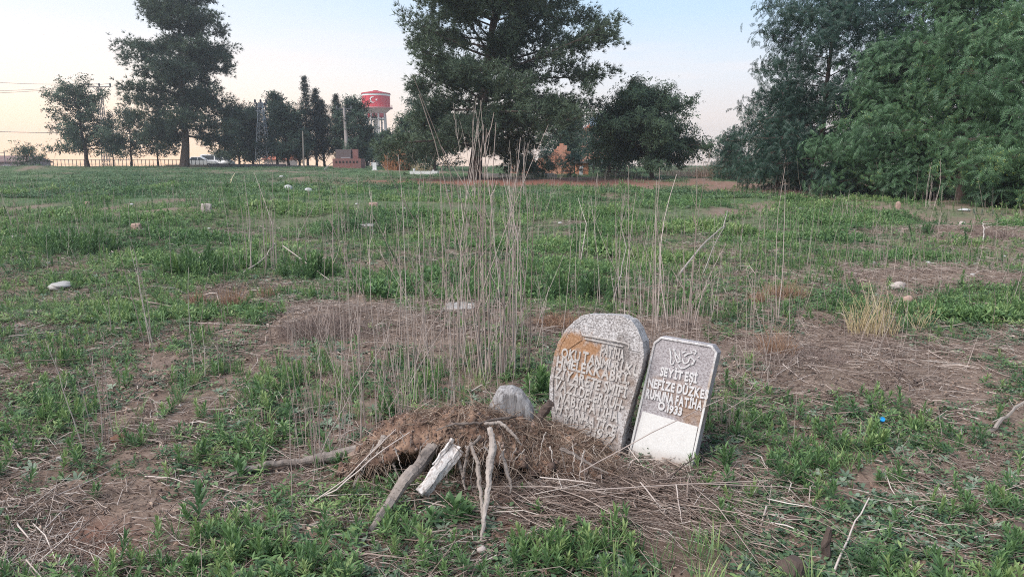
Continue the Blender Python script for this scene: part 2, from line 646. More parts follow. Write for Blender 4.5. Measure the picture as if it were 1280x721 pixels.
def scatter(name, temps, pos, dirs, scale, tint, m, parent=None, loc=None, jit=.12, spin=None, kind=None):
    """many small templates (V, F quads, dt) merged in ONE mesh"""
    pos = np.asarray(pos, float)
    n = len(pos)
    dirs = np.asarray(dirs, float)
    if dirs.ndim == 1:
        dirs = np.broadcast_to(dirs, (n, 3))
    scale = np.broadcast_to(scale, (n,)) if np.ndim(scale) == 0 else scale
    tint = np.broadcast_to(tint, (n,)) if np.ndim(tint) == 0 else tint
    spin = rng.random(n) * 2 * np.pi if spin is None else spin
    Rm = rot_from(dirs, spin)
    which = rng.integers(0, len(temps), n)
    Vs, Fs, Ts = [], [], []
    off = 0
    for k, (tv, tf, tt) in enumerate(temps):
        ix = np.where(which == k)[0]
        if not len(ix):
            continue
        Vk = np.einsum('nij,kj->nki', Rm[ix], tv) * scale[ix][:, None, None] + pos[ix][:, None, :]
        Fk = tf[None] + (np.arange(len(ix)) * len(tv))[:, None, None] + off
        Tk = np.clip(tint[ix][:, None] + tt[None] * 1.0 + (rng.random((len(ix), 1)) - .5) * jit, 0, 1)
        Vs.append(Vk.reshape(-1, 3))
        Fs.append(Fk.reshape(-1, tf.shape[1]))
        Ts.append(Tk.ravel())
        off += len(ix) * len(tv)
    V = np.concatenate(Vs)
    if parent is not None:
        V = V - np.array(parent.location)
    elif loc is not None:
        V = V - np.array(loc)
    o = np_mesh(name, V, np.concatenate(Fs), m, parent, np.concatenate(Ts))
    if parent is None and loc is not None:
        o.location = loc
    return o


def leaf_strip(L, W, el0, el1, az_, base=(0, 0, 0), segs=2, fold=.0):
    """lance-shaped strip starting at base, elevation el0 -> el1"""
    p = np.array(base, float)
    pts = [p]
    for i in range(segs):
        e = el0 + (el1 - el0) * (i + .5) / segs
        p = p + np.array([math.cos(e) * math.cos(az_), math.cos(e) * math.sin(az_), math.sin(e)]) * L / segs
        pts.append(p)
    side = np.array([-math.sin(az_), math.cos(az_), 0])
    ws = {1: [.5, .1], 2: [.35, 1.0, .06], 3: [.3, .9, .8, .05]}[segs]
    V = []
    for q, w_ in zip(pts, ws):
        V += [q - side * W / 2 * w_, q + side * W / 2 * w_]
    F = [(2 * i, 2 * i + 1, 2 * i + 3, 2 * i + 2) for i in range(segs)]
    return np.array(V), F


def combine(parts):
    V, F, T = [], [], []
    n = 0
    for (v, f, t) in parts:
        V.append(v)
        F += [tuple(i + n for i in q) for q in f]
        T.append(np.full(len(v), t))
        n += len(v)
    return np.concatenate(V), np.array(F), np.concatenate(T)


def t_weed(h=.14, nl=22, L=.075, W=.011, seed=0, segs=3):
    """upright lance-leaved weed"""
    r = random.Random(seed)
    parts = []
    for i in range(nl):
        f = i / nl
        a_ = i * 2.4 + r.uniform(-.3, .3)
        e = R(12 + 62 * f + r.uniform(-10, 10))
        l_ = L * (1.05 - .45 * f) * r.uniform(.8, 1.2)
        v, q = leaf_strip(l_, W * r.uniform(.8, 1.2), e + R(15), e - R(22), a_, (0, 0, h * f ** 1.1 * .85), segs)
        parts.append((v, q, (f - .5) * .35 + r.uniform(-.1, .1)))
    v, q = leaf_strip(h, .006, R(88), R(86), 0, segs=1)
    parts.append((v, q, -.1))
    v, q = leaf_strip(h, .006, R(88), R(86), 1.57, segs=1)
    parts.append((v, q, -.1))
    return combine(parts)


def t_rosette(nl=9, L=.08, W=.03, seed=0, e0=30, e1=-10):
    r = random.Random(seed)
    parts = []
    for i in range(nl):
        v, q = leaf_strip(L * r.uniform(.6, 1.1), W * r.uniform(.7, 1.2), R(e0 + r.uniform(-15, 20)), R(e1 + r.uniform(-15, 15)),
                          i * 2.4 + r.uniform(-.3, .3), (0, 0, r.uniform(0, .02)), 3)
        parts.append((v, q, r.uniform(-.2, .2)))
    return combine(parts)


def t_small(nl=7, L=.02, W=.014, spread=.03, h=.03, seed=0):
    """loose handful of tiny leaves"""
    r = random.Random(seed)
    parts = []
    for i in range(nl):
        a_ = r.uniform(0, 6.28)
        d = r.uniform(0, spread)
        v, q = leaf_strip(L * r.uniform(.7, 1.3), W * r.uniform(.7, 1.3), R(r.uniform(-5, 60)), R(r.uniform(-30, 30)), r.uniform(0, 6.28),
                          (math.cos(a_) * d, math.sin(a_) * d, r.uniform(.1, 1) * h), 2)
        parts.append((v, q, r.uniform(-.25, .25)))
    return combine(parts)


def t_grass(nb=12, h=.14, W=.004, seed=0, lean=35):
    r = random.Random(seed)
    parts = []
    for i in range(nb):
        a_ = r.uniform(0, 6.28)
        e = 90 - r.uniform(3, lean)
        b_ = (r.gauss(0, .012), r.gauss(0, .012), 0)
        v, q = leaf_strip(h * r.uniform(.5, 1.15), W * r.uniform(.7, 1.3), R(e + 4), R(e - r.uniform(5, 45)), a_, b_, 3)
        parts.append((v, q, r.uniform(-.25, .25)))
    return combine(parts)


def t_stick(seed=0, bend=.08, r0=1.0):
    """unit-length stalk lying along z (three-sided, 2 segments); radius 1 = scaled by dims below"""
    r = random.Random(seed)
    an = np.arange(3) / 3 * 2 * np.pi
    V = []
    for k, (s_, rr) in enumerate([(0, 1), (.5, .9), (1, .45)]):
        c = np.array([r.uniform(-bend, bend) * (k == 1), r.uniform(-bend, bend) * (k == 1), s_ - .5])
        V.append(np.stack([c[0] + np.cos(an) * rr * r0, c[1] + np.sin(an) * rr * r0, np.full(3, c[2])], -1))
    V = np.concatenate(V)
    F = []
    for i in range(2):
        for k in range(3):
            a_, b_ = i * 3 + k, i * 3 + (k + 1) % 3
            F.append((a_, b_, b_ + 3, a_ + 3))
    return V, np.array(F), np.zeros(9) + r.uniform(-.05, .05)


def field_points(n, y0, y1, power=1.0, wide=.78):
    """random points in the view wedge, with margin"""
    y = y0 + (y1 - y0) * rng.random(n) ** power
    x = (rng.random(n) * 2 - 1) * (wide * y + .8)
    return x, y


def sticks_arrays(P0, D, L, r, tint, bend=.05):
    n = len(P0)
    D = D / np.linalg.norm(D, axis=1)[:, None]
    Rm = rot_from(D, rng.random(n) * 6.28)
    X, Y = Rm[:, :, 0], Rm[:, :, 1]
    an = np.arange(3) / 3 * 2 * np.pi
    rings = []
    bx = (rng.random(n) - .5) * 2 * bend * L
    by = (rng.random(n) - .5) * 2 * bend * L
    for (s_, rr, bb) in ((0, 1, 0), (.5, .9, 1), (1, .5, 0)):
        c = P0 + D * (L * s_)[:, None] + X * (bx * bb)[:, None] + Y * (by * bb)[:, None]
        rings.append(c[:, None, :] + (np.cos(an)[None, :, None] * X[:, None, :] + np.sin(an)[None, :, None] * Y[:, None, :]) * (r * rr)[:, None, None])
    V = np.concatenate(rings, 1)        # n,9,3
    f = []
    for i in range(2):
        for k in range(3):
            a_, b_ = i * 3 + k, i * 3 + (k + 1) % 3
            f.append((a_, b_, b_ + 3, a_ + 3))
    F = np.array(f)[None] + (np.arange(n) * 9)[:, None, None]
    T = np.repeat(tint, 9)
    return V.reshape(-1, 3), F.reshape(-1, 4), T


def build_sticks(name, P0, D, L, r, tint, m, parent=None, loc=None, bend=.05):
    V, F, T = sticks_arrays(P0, D, L, r, tint, bend)
    off = parent.location if parent is not None else loc
    if off is not None:
        V = V - np.array(off)
    o = np_mesh(name, V, F, m, parent, T)
    if parent is None and loc is not None:
        o.location = loc
    return o


# keep ground cover off the stones and the stump
KEEP = []       # (x, y, r)


def keep_ok(x, y, f=1.0):
    ok = np.ones(len(x), bool)
    for (kx, ky, kr) in KEEP:
        ok &= (x - kx) ** 2 + (y - ky) ** 2 > (kr * f) ** 2
    return ok


g = G(760, 556)
KEEP.append((g.x, g.y + .05, .20))
g = G(830, 572)
KEEP.append((g.x, g.y + .04, .17))

for q in ((520, 590), (580, 585), (640, 585), (700, 580)):
    g = G(*q)
    KEEP.append((g.x, g.y + .18, .17))

UP = np.array([0, 0, 1.0])


def place(n, y0, y1, lo, prob_pow=1.5, dens=None, power=1.0, keep=1.0, inv=False):
    x, y = field_points(n, y0, y1, power)
    h = hgt(x, y)
    g_, d_, r_ = masks(x, y, h)
    if inv:
        pr = np.clip(1.15 - g_ * .95, 0.08, 1)
    else:
        pr = np.clip((g_ - lo) / (1 - lo), 0, 1) ** prob_pow
        pr = pr * (1 - .93 * np.clip(r_, 0, 1))
    if dens is not None:
        pr = pr * dens(x, y)
    ok = (rng.random(n) < pr) & keep_ok(x, y, keep)
    return np.stack([x[ok], y[ok], h[ok] - .004], -1), g_[ok]


def tilt(n, s=.2):
    return np.stack([rng.normal(0, s, n), rng.normal(0, s, n), np.ones(n)], -1)


clump = lambda sc, seed, thr=.5, k=5: (lambda x, y: np.clip((fnoise(x, y, sc, seed, 2) - thr) * k + .35, 0, 1))

# ---- near and middle distance weeds (nobody could count them)
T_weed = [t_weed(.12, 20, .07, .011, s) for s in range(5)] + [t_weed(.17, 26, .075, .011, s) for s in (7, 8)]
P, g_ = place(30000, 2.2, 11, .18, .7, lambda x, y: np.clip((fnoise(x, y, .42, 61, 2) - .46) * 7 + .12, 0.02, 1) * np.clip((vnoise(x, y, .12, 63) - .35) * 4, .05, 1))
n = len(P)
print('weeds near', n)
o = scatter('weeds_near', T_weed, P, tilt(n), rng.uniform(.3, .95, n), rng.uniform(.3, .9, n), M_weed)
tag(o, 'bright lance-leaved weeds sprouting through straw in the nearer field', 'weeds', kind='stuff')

T_ros = [t_rosette(9, .07, .022, s) for s in range(4)] + [t_rosette(7, .05, .02, s, 50, 10) for s in (5, 6)]
P, g_ = place(16000, 2.2, 11, .12, .7, clump(.7, 66, .47, 5))
n = len(P)
print('sage', n)
o = scatter('low_plants', T_ros, P, tilt(n, .3), rng.uniform(.25, .8, n), rng.uniform(0, 1, n), M_sage)
tag(o, 'grey-green low leafy plants hugging the ground', 'low plants', kind='stuff')

T_sm = [t_small(7, .022, .013, .035, .025, s) for s in range(6)]
P, g_ = place(150000, 2.2, 16, .10, .6, clump(.35, 71, .42, 4))
n = len(P)
print('small', n)
o = scatter('ground_cover', T_sm, P, tilt(n, .3), rng.uniform(.5, 1.2, n), rng.uniform(0.1, .9, n), M_cover)
tag(o, 'tiny creeping leaves covering the soil between the weeds', 'ground cover', kind='stuff')

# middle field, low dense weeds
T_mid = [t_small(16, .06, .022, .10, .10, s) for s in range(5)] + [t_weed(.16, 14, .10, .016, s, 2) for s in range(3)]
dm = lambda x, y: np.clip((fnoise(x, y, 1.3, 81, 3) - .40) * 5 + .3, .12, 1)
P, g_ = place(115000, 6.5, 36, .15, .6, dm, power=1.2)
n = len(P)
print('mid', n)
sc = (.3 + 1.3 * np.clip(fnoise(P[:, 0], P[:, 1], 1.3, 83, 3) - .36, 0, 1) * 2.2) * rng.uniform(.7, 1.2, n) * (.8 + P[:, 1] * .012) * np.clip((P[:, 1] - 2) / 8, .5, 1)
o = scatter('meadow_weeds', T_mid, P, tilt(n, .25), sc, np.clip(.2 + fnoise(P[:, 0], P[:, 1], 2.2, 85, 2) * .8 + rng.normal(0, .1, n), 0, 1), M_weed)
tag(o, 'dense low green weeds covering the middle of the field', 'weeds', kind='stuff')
# taller weeds in clumps over the middle field
P, g_ = place(5200, 6.5, 55, .3, .6, lambda x, y: np.clip((fnoise(x, y, 2.0, 161, 3) - .55) * 9, 0, 1), power=1.15)
n = len(P)
o = scatter('tall_weeds', [t_weed(.26, 46, .06, .012, s, 2) for s in (31, 32, 33)], P, tilt(n, .2), rng.uniform(.5, 1.25, n) * (1 + P[:, 1] * .006) * np.clip((P[:, 1] - 2) / 8, .5, 1), rng.uniform(.15, .75, n), M_weed)
tag(o, 'taller bushy weeds in scattered clumps over the middle of the field', 'weeds', kind='stuff')
# far field
T_far = [t_small(14, .085, .04, .22, .11, s) for s in range(5)]
P, g_ = place(120000, 26, 97, .12, .8, lambda x, y: np.clip((fnoise(x, y, 4, 87, 3) - .35) * 5, .2, 1), power=1.3)
n = len(P)
print('far', n)
sc = rng.uniform(.5, 1.3, n) * (.55 + .8 * np.clip(fnoise(P[:, 0], P[:, 1], 5, 88, 2), 0, 1))
P[:, 2] -= .03
o = scatter('distant_weeds', T_far, P, tilt(n, .2), sc, np.clip(.25 + fnoise(P[:, 0], P[:, 1], 6, 89, 2) * .8, 0, 1), M_cover)
tag(o, 'low green weeds on the far half of the field', 'weeds', kind='stuff')
# grass
T_gr = [t_grass(14, .15, .004, s) for s in range(5)]
P, g_ = place(6000, 2.3, 16, .3, 1, clump(1.0, 91, .56, 7))
n = len(P)
o = scatter('grass', T_gr, P, tilt(n, .15), rng.uniform(.5, 1.2, n), rng.uniform(.35, .9, n), M_weed)
tag(o, 'thin green grass blades among the weeds', 'grass', kind='stuff')

# small soft tussocks between the weeds, close to the camera
P, g_ = place(16000, 2.2, 8, .16, .6, lambda x, y: np.clip((fnoise(x, y, .6, 141, 3) - .47) * 7, 0.0, 1))
n = len(P)
o = scatter('soft_weeds', [t_small(26, .035, .009, .045, .07, s) for s in range(4)], P, tilt(n, .25), rng.uniform(.4, 1.1, n), rng.uniform(.15, .95, n), M_weed)
tag(o, 'soft feathery low weeds mixed between the taller ones', 'weeds', kind='stuff')
# dead leaves
x, y = field_points(42000, 2.1, 12, 1.1)
h = hgt(x, y)
ok = (rng.random(len(x)) < np.clip((fnoise(x, y, .4, 143, 2) - .42) * 4, .05, 1)) & keep_ok(x, y, .8)
P = np.stack([x[ok], y[ok], h[ok] + .004], -1)
n = len(P)
o = scatter('dead_leaves', [t_rosette(2, .028, .011, s, 20, -25) for s in range(4)], P, rng.normal(0, .6, (n, 3)) + UP, rng.uniform(.3, 1.2, n), rng.random(n),
            mat('dead_leaf', [(0, (.09, .055, .04)), (.5, (.20, .13, .095)), (1, (.40, .30, .23))], .85))
tag(o, 'curled dead brown leaves and chaff on the soil', 'dead leaves', kind='stuff')

# ---- straw and dead stems lying on the soil
x, y = field_points(330000, 2.1, 16, 1.15)
h = hgt(x, y)
g_, d_, r_ = masks(x, y, h)
fine = fnoise(x, y, .45, 95, 3)
heap = np.exp(-(((x - .46) / .42) ** 2 + ((y - 2.98) / .25) ** 2))
pr = np.clip(.16 + (fine - .42) * 1.8 + d_ * .35 + heap - .35 * r_, 0.04, 1) * np.clip(1.2 - g_ * .55, .2, 1)
ok = (rng.random(len(x)) < pr) & keep_ok(x, y, .8)
x, y, h, heap = x[ok], y[ok], h[ok], heap[ok]
n = len(x)
print('straw', n)
th = rng.random(n) * np.pi + 0
flow = (vnoise(x, y, 1.2, 97) - .5) * 5
th = np.where(rng.random(n) < .5, flow + rng.normal(0, .5, n), th)
L = rng.gamma(2.2, .042, n) + .025
L = np.where(rng.random(n) < .07, L * 2.5, L) * (1 + heap * .8)
L = np.minimum(L, .7)
dz = rng.normal(0, .10, n)
D = np.stack([np.cos(th), np.sin(th), dz], -1)
P0 = np.stack([x, y, h + .004 + rng.random(n) ** 2 * .022 + heap * rng.random(n) * .06 - np.minimum(dz, 0) * L * .7], -1)
rad = rng.gamma(2.4, .00055, n).clip(.0004, .004) * (1 + y * .05)
tn = np.clip(rng.beta(1.6, 2.1, n) + .03 - heap * .15 - .25 * (vnoise(x, y, .3, 151) - .4), 0, 1)
o = build_sticks('straw', P0, D, L, rad, tn, M_straw, bend=.12)
tag(o, 'flattened dead stems and straw strewn over the soil', 'straw', kind='stuff')

# dead stems still standing thinly all over the field
x, y = field_points(16000, 4.5, 45, 1.15)
h = hgt(x, y)
pr = np.clip((fnoise(x, y, 2.2, 131, 2) - .5) * 6, .03, 1) * np.clip((vnoise(x, y, .5, 133) - .4) * 4, .1, 1)
ok = (rng.random(len(x)) < pr) & keep_ok(x, y, 1.6)
x, y, h = x[ok], y[ok], h[ok]
n = len(x)
D = np.stack([rng.normal(0, .16, n), rng.normal(0, .16, n), np.ones(n)], -1)
L = rng.gamma(2.5, .10, n) + .1 + np.where(rng.random(n) < .08, .4, 0)
o = build_sticks('dead_stems', np.stack([x, y, h - .01], -1), D, L, rng.uniform(.0010, .0022, n) * (1 + y * .05), np.clip(rng.normal(.5, .2, n), 0, 1), M_stalk, bend=.04)
tag(o, 'short dead stems standing thinly among the weeds all over the field', 'dead stems', kind='stuff')

# crumbs of soil and leaf litter
x, y = field_points(26000, 2.1, 7, 1.1)
h = hgt(x, y)
g_, d_, r_ = masks(x, y, h)
ok = (rng.random(len(x)) < np.clip(.3 + r_ + (fnoise(x, y, .5, 99, 2) - .5) * 1.5, .02, 1))
x, y, h = x[ok], y[ok], h[ok]
n = len(x)
cv = np.array([(-.5, -.5, -.3), (.6, -.4, -.2), (.5, .5, -.3), (-.4, .6, -.25), (-.3, -.3, .3), (.35, -.3, .35), (.25, .3, .3), (-.3, .35, .4)]) * 1.0
cf = np.array([(0, 3, 2, 1), (4, 5, 6, 7), (0, 1, 5, 4), (1, 2, 6, 5), (2, 3, 7, 6), (3, 0, 4, 7)])
M_crumb = mat('soil_crumb', [(0, (.06, .04, .033)), (.6, (.15, .10, .08)), (1, (.30, .22, .18))], .95)
o = scatter('soil_crumbs', [(cv, cf, np.zeros(8))], np.stack([x, y, h], -1), rng.normal(0, 1, (n, 3)), rng.gamma(1.6, .0045, n) + .003, rng.random(n), M_crumb)
tag(o, 'crumbled brown clods of soil on the bare patches', 'soil crumbs', kind='stuff')

# ================================================================== HEADSTONES
def stone_frame(base_px, yaw, lean, k=.965):
    yw, ln = R(yaw), R(lean)
    nrm = np.array([-math.sin(yw) * math.cos(ln), -math.cos(yw) * math.cos(ln), math.sin(ln)])
    B = np.array(G(*base_px))
    U = np.array([math.cos(yw), -math.sin(yw), 0.0])       # along the face, to the right
    Wv = np.cross(U, nrm)
    Wv = np.cross(nrm, U) if Wv[2] < 0 else Wv
    return B, U, Wv, nrm


def to_local(pxs, B, U, Wv, nrm):
    out = []
    C0 = np.array([0, 0, 1.5])
    for (a_, b_) in pxs:
        r = ray(a_, b_)
        Q = C0 + r * (nrm @ (B - C0)) / (nrm @ r)
        out.append(((Q - B) @ U, (Q - B) @ Wv))
    return out


def prism(poly, z0, z1, bevel=.0):
    """outline (x,y) extruded along z, z1 = front; optional front bevel"""
    n = len(poly)
    p = np.array(poly)
    c = p.mean(0)
    V = []
    rings = [(z0, 1.0)]
    if bevel:
        rings += [(z1 - bevel, 1.0)]
    V = [np.c_[p, np.full(n, z0)]]
    if bevel:
        V.append(np.c_[p, np.full(n, z1 - bevel)])
        d = c - p
        d /= np.linalg.norm(d, axis=1)[:, None]
        V.append(np.c_[p + d * bevel * 1.2, np.full(n, z1)])
    else:
        V.append(np.c_[p, np.full(n, z1)])
    k = len(V)
    V = np.concatenate(V)
    F = []
    for j in range(k - 1):
        for i in range(n):
            F.append((j * n + i, j * n + (i + 1) % n, (j + 1) * n + (i + 1) % n, (j + 1) * n + i))
    F.append(tuple(range(n - 1, -1, -1)))
    F.append(tuple((k - 1) * n + i for i in range(n)))
    return V, F


def area(p):
    p = np.array(p)
    return .5 * np.sum(p[:, 0] * np.roll(p[:, 1], -1) - np.roll(p[:, 0], -1) * p[:, 1])


def ccw(p):
    return p if area(p) > 0 else p[::-1]


def inset(p, d):
    p = np.array(ccw(list(map(tuple, p))))
    n = len(p)
    out = []
    for i in range(n):
        a_, b_, c_ = p[i - 1], p[i], p[(i + 1) % n]
        e1 = (b_ - a_) / np.linalg.norm(b_ - a_)
        e2 = (c_ - b_) / np.linalg.norm(c_ - b_)
        n1 = np.array([-e1[1], e1[0]])
        n2 = np.array([-e2[1], e2[0]])
        m_ = n1 + n2
        m_ /= max(np.linalg.norm(m_), 1e-6)
        out.append(b_ + m_ * d / max(.35, m_ @ n1))
    return [tuple(q) for q in out]


def border_ring(outer, inner, z0, z1):
    """raised rim between two outlines"""
    n = len(outer)
    V = np.concatenate([np.c_[np.array(outer), np.full(n, z0)], np.c_[np.array(outer), np.full(n, z1)],
                        np.c_[np.array(inner), np.full(n, z1)], np.c_[np.array(inner), np.full(n, z0)]])
    F = []
    for i in range(n):
        j = (i + 1) % n
        F += [(i, j, n + j, n + i), (n + i, n + j, 2 * n + j, 2 * n + i), (2 * n + i, 2 * n + j, 3 * n + j, 3 * n + i)]
    return V, F


def text_mesh(txt, off=.03, extr=.04, font=None):
    cu = bpy.data.curves.new('txt', 'FONT')
    cu.body = txt
    cu.size = 1
    cu.extrude = extr
    cu.offset = off
    cu.resolution_u = 3
    ob = bpy.data.objects.new('txt', cu)
    COL.objects.link(ob)
    bpy.context.view_layer.update()
    dg = bpy.context.evaluated_depsgraph_get()
    me = bpy.data.meshes.new_from_object(ob.evaluated_get(dg))
    V = np.array([v.co[:] for v in me.vertices])
    F = [tuple(p.vertices) for p in me.polygons]
    bpy.data.objects.remove(ob)
    bpy.data.curves.remove(cu)
    bpy.data.meshes.remove(me)
    return V, F


def letters(mb, txt, p0, p1, cap, z0, z1, wob=.06, off=.03, bold=1):
    """each character set on its own, hand-carved look; p0 -> p1 baseline"""
    p0, p1 = np.array(p0), np.array(p1)
    L = np.linalg.norm(p1 - p0)
    e = (p1 - p0) / L
    q = np.array([-e[1], e[0]])
    metr = []
    for ch in txt:
        if ch == ' ':
            metr.append((None, None, .25))
            continue
        V, F = text_mesh(ch, off)
        w_ = V[:, 0].max() - V[:, 0].min()
        V[:, 0] -= V[:, 0].min()
        metr.append((V, F, w_ + .055))
    tot = sum(m_[2] for m_ in metr)
    sx = L / tot
    sy = cap / .72
    x_ = 0
    for (V, F, w_) in metr:
        if V is not None:
            r_ = random.uniform(-wob, wob)
            jy = random.uniform(-.04, .04) * cap
            X = V[:, 0] * sx + V[:, 1] * sy * r_
            Yv = V[:, 1] * sy * random.uniform(.94, 1.06) + jy
            zz = np.where(V[:, 2] > 0, z1, z0)
            W_ = np.c_[p0[0] + e[0] * (x_ + X) + q[0] * Yv, p0[1] + e[1] * (x_ + X) + q[1] * Yv, zz]
            mb.add(W_, F)
        x_ += w_ * sx


def stroke(mb, pts, r, z0, z1):
    """raised calligraphic stroke in the stone plane"""
    p = np.array(pts, float)
    # resample smoothly
    t_ = np.linspace(0, len(p) - 1, (len(p) - 1) * 4 + 1)
    out = []
    for tt in t_:
        i = min(int(tt), len(p) - 2)
        f = tt - i
        a_ = p[max(i - 1, 0)]
        b_, c_ = p[i], p[i + 1]
        d_ = p[min(i + 2, len(p) - 1)]
        out.append(.5 * ((2 * b_) + (-a_ + c_) * f + (2 * a_ - 5 * b_ + 4 * c_ - d_) * f * f + (-a_ + 3 * b_ - 3 * c_ + d_) * f ** 3))
    p = np.array(out)
    tg = np.gradient(p, axis=0)
    tg /= np.linalg.norm(tg, axis=1)[:, None] + 1e-9
    nn = np.c_[-tg[:, 1], tg[:, 0]]
    rr = r * np.linspace(1.1, .7, len(p))[:, None]
    A, B_ = p + nn * rr, p - nn * rr
    n = len(p)
    V = np.concatenate([np.c_[A, np.full(n, z0)], np.c_[A, np.full(n, z1)], np.c_[B_, np.full(n, z1)], np.c_[B_, np.full(n, z0)]])
    F = []
    for i in range(n - 1):
        for k in range(3):
            F.append((k * n + i, k * n + i + 1, (k + 1) * n + i + 1, (k + 1) * n + i))
    F += [(0, n, 2 * n, 3 * n), (n - 1, 4 * n - 1, 3 * n - 1, 2 * n - 1)]
    mb.add(V, F)


def local_frame_obj(o, B, U, Wv, nrm):
    Mx = Matrix(((U[0], Wv[0], nrm[0], B[0]), (U[1], Wv[1], nrm[1], B[1]), (U[2], Wv[2], nrm[2], B[2]), (0, 0, 0, 1)))
    o.matrix_world = Mx


def stone_mat(name, recess=False, which='big'):
    m = bpy.data.materials.new(name)
    m.use_nodes = True
    t = NT(m.node_tree)
    b = m.node_tree.nodes['Principled BSDF']
    co = t.n('ShaderNodeTexCoord').outputs['Object']
    sp = t.n('ShaderNodeSeparateXYZ')
    t.l(co, sp.inputs[0])
    X, Y = sp.outputs[0], sp.outputs[1]
    n1 = t.noise(co, 22, 6, .7)
    n2 = t.noise(co, 120, 5, .7)
    n3 = t.noise(co, 8, 4, .6)
    vo = t.n('ShaderNodeTexVoronoi')
    vo.inputs['Scale'].default_value = 260
    t.l(co, vo.inputs['Vector'])

    def blob(cx, cy, rx, ry, k=.55):
        dx = t.math('DIVIDE', t.math('SUBTRACT', X, cx), rx)
        dy = t.math('DIVIDE', t.math('SUBTRACT', Y, cy), ry)
        d = t.math('ADD', t.math('MULTIPLY', dx, dx), t.math('MULTIPLY', dy, dy))
        d = t.math('ADD', d, t.math('MULTIPLY', t.math('SUBTRACT', n3, .5), 3.2))
        d = t.math('ADD', d, t.math('MULTIPLY', t.math('SUBTRACT', n1, .5), 2.0))
        return t.ramp(d, [(.15, (k, k, k)), (1.0, (0, 0, 0))])
    if which == 'big':
        white = t.ramp(n2, [(.3, (.46, .44, .43)), (.6, (.64, .62, .61))])
        dark = t.ramp(n2, [(.35, (.11, .085, .075)), (.62, (.30, .25, .225))])
        if recess:
            f = t.ramp(n1, [(.40, (1, 1, 1)), (.58, (.25, .25, .25))])
        else:
            f = t.ramp(t.mix(.4, n1, n2), [(.45, (.9, .9, .9)), (.54, (.15, .15, .15))])
        c = t.mix(f, white, dark)
        br = t.ramp(t.math('ADD', t.math('MULTIPLY', n3, .6), t.math('MULTIPLY', n1, .4)), [(.46, (0, 0, 0)), (.60, (.85, .85, .85))])
        c = t.mix(br, c, t.ramp(n2, [(.38, (.13, .085, .06)), (.62, (.33, .25, .20))]))
        # grey lichen on the upper part
        up = t.ramp(Y, [(.40, (0, 0, 0)), (.56, (.75, .75, .75))])
        gl = t.ramp(n2, [(.40, (.16, .15, .15)), (.50, (.40, .38, .37)), (.60, (.62, .60, .60))])
        c = t.mix(up, c, gl)
        oc = t.ramp(n2, [(.3, (.20, .10, .045)), (.6, (.38, .20, .095)), (.75, (.55, .42, .32))])
        c = t.mix(blob(-.11, .50, .18, .13, .92), c, oc)
        c = t.mix(blob(.15, .52, .05, .12, .7), c, t.ramp(n2, [(.38, (.07, .06, .055)), (.62, (.24, .20, .18))]))
        c = t.mix(blob(-.02, .40, .14, .035, .6), c, oc)
    else:
        white = t.ramp(n2, [(.3, (.58, .56, .53)), (.6, (.69, .67, .64))])
        c = white
        if recess:
            gy = t.ramp(vo.outputs['Distance'], [(.15, (.12, .10, .10)), (.55, (.42, .39, .40))])
            gy2 = t.ramp(n2, [(.40, (.15, .12, .12)), (.58, (.46, .43, .43))])
            c = t.mix(.6, gy, gy2)
            oc = t.ramp(n2, [(.35, (.17, .095, .055)), (.65, (.36, .24, .16))])
            c = t.mix(blob(.12, .30, .16, .10, .8), c, oc)
            c = t.mix(blob(.0, .38, .20, .06, .45), c, oc)
        else:
            sp2 = t.ramp(t.mix(.5, n1, n2), [(.46, (.30, .27, .26)), (.54, (.62, .60, .60))])
            up = t.ramp(Y, [(.30, (0, 0, 0)), (.55, (.8, .8, .8))])
            c = t.mix(up, t.mix(t.ramp(n1, [(.5, (0, 0, 0)), (.75, (.35, .35, .35))]), white, (.42, .39, .36)), sp2)
            oc = t.ramp(n2, [(.35, (.22, .13, .07)), (.65, (.42, .30, .2))])
            c = t.mix(blob(.175, .38, .03, .14, .85), c, oc)
            c = t.mix(t.ramp(n3, [(.55, (0, 0, 0)), (.8, (.25, .25, .25))]), c, (.45, .42, .40))
            # soil splashed on the foot
            ft = t.ramp(t.math('ADD', Y, t.math('MULTIPLY', n1, .05)), [(.02, (.8, .8, .8)), (.10, (0, 0, 0))])
            c = t.mix(ft, c, (.30, .22, .17))
    t.l(c, b.inputs['Base Color'])
    b.inputs['Roughness'].default_value = .85
    b.inputs['Specular IOR Level'].default_value = .25
    bn = t.n('ShaderNodeBump')
    bn.inputs['Strength'].default_value = .8 if which == 'big' or recess else .25
    bn.inputs['Distance'].default_value = .004
    t.l(t.mix(.5, n1, n2), bn.inputs['Height'])
    t.l(bn.outputs[0], b.inputs['Normal'])
    return m


M_bigs, M_bigr = stone_mat('carved_stone'), stone_mat('carved_stone_field', True)
M_ws, M_wr = stone_mat('white_stone', False, 'w'), stone_mat('white_stone_field', True, 'w')
M_let = mat('lettering', [(0, (.52, .50, .49)), (1, (.68, .66, .65))], .8, .5, 90, noise=1.2, nscale=60)
M_letb = mat('worn_lettering', [(0, (.20, .15, .12)), (.4, (.44, .40, .37)), (1, (.64, .61, .58))], .85, .7, 70, noise=1.3, nscale=30)

# ---- white narrow stone
fr = stone_frame((834, 582), 28, 8)
B, U, Wv, nrm = fr
outl = to_local([(789, 556.6), (816.5, 428), (826, 420.5), (890, 431.5), (896.5, 441), (868, 581)], *fr)
outl = ccw(outl)
thick = .085
root = empty('headstone', (0, 0, 0))
local_frame_obj(root, *fr)
tag(root, 'narrow white headstone with clipped corners and a plain white lower panel, leaning right', 'headstone', 'headstones')


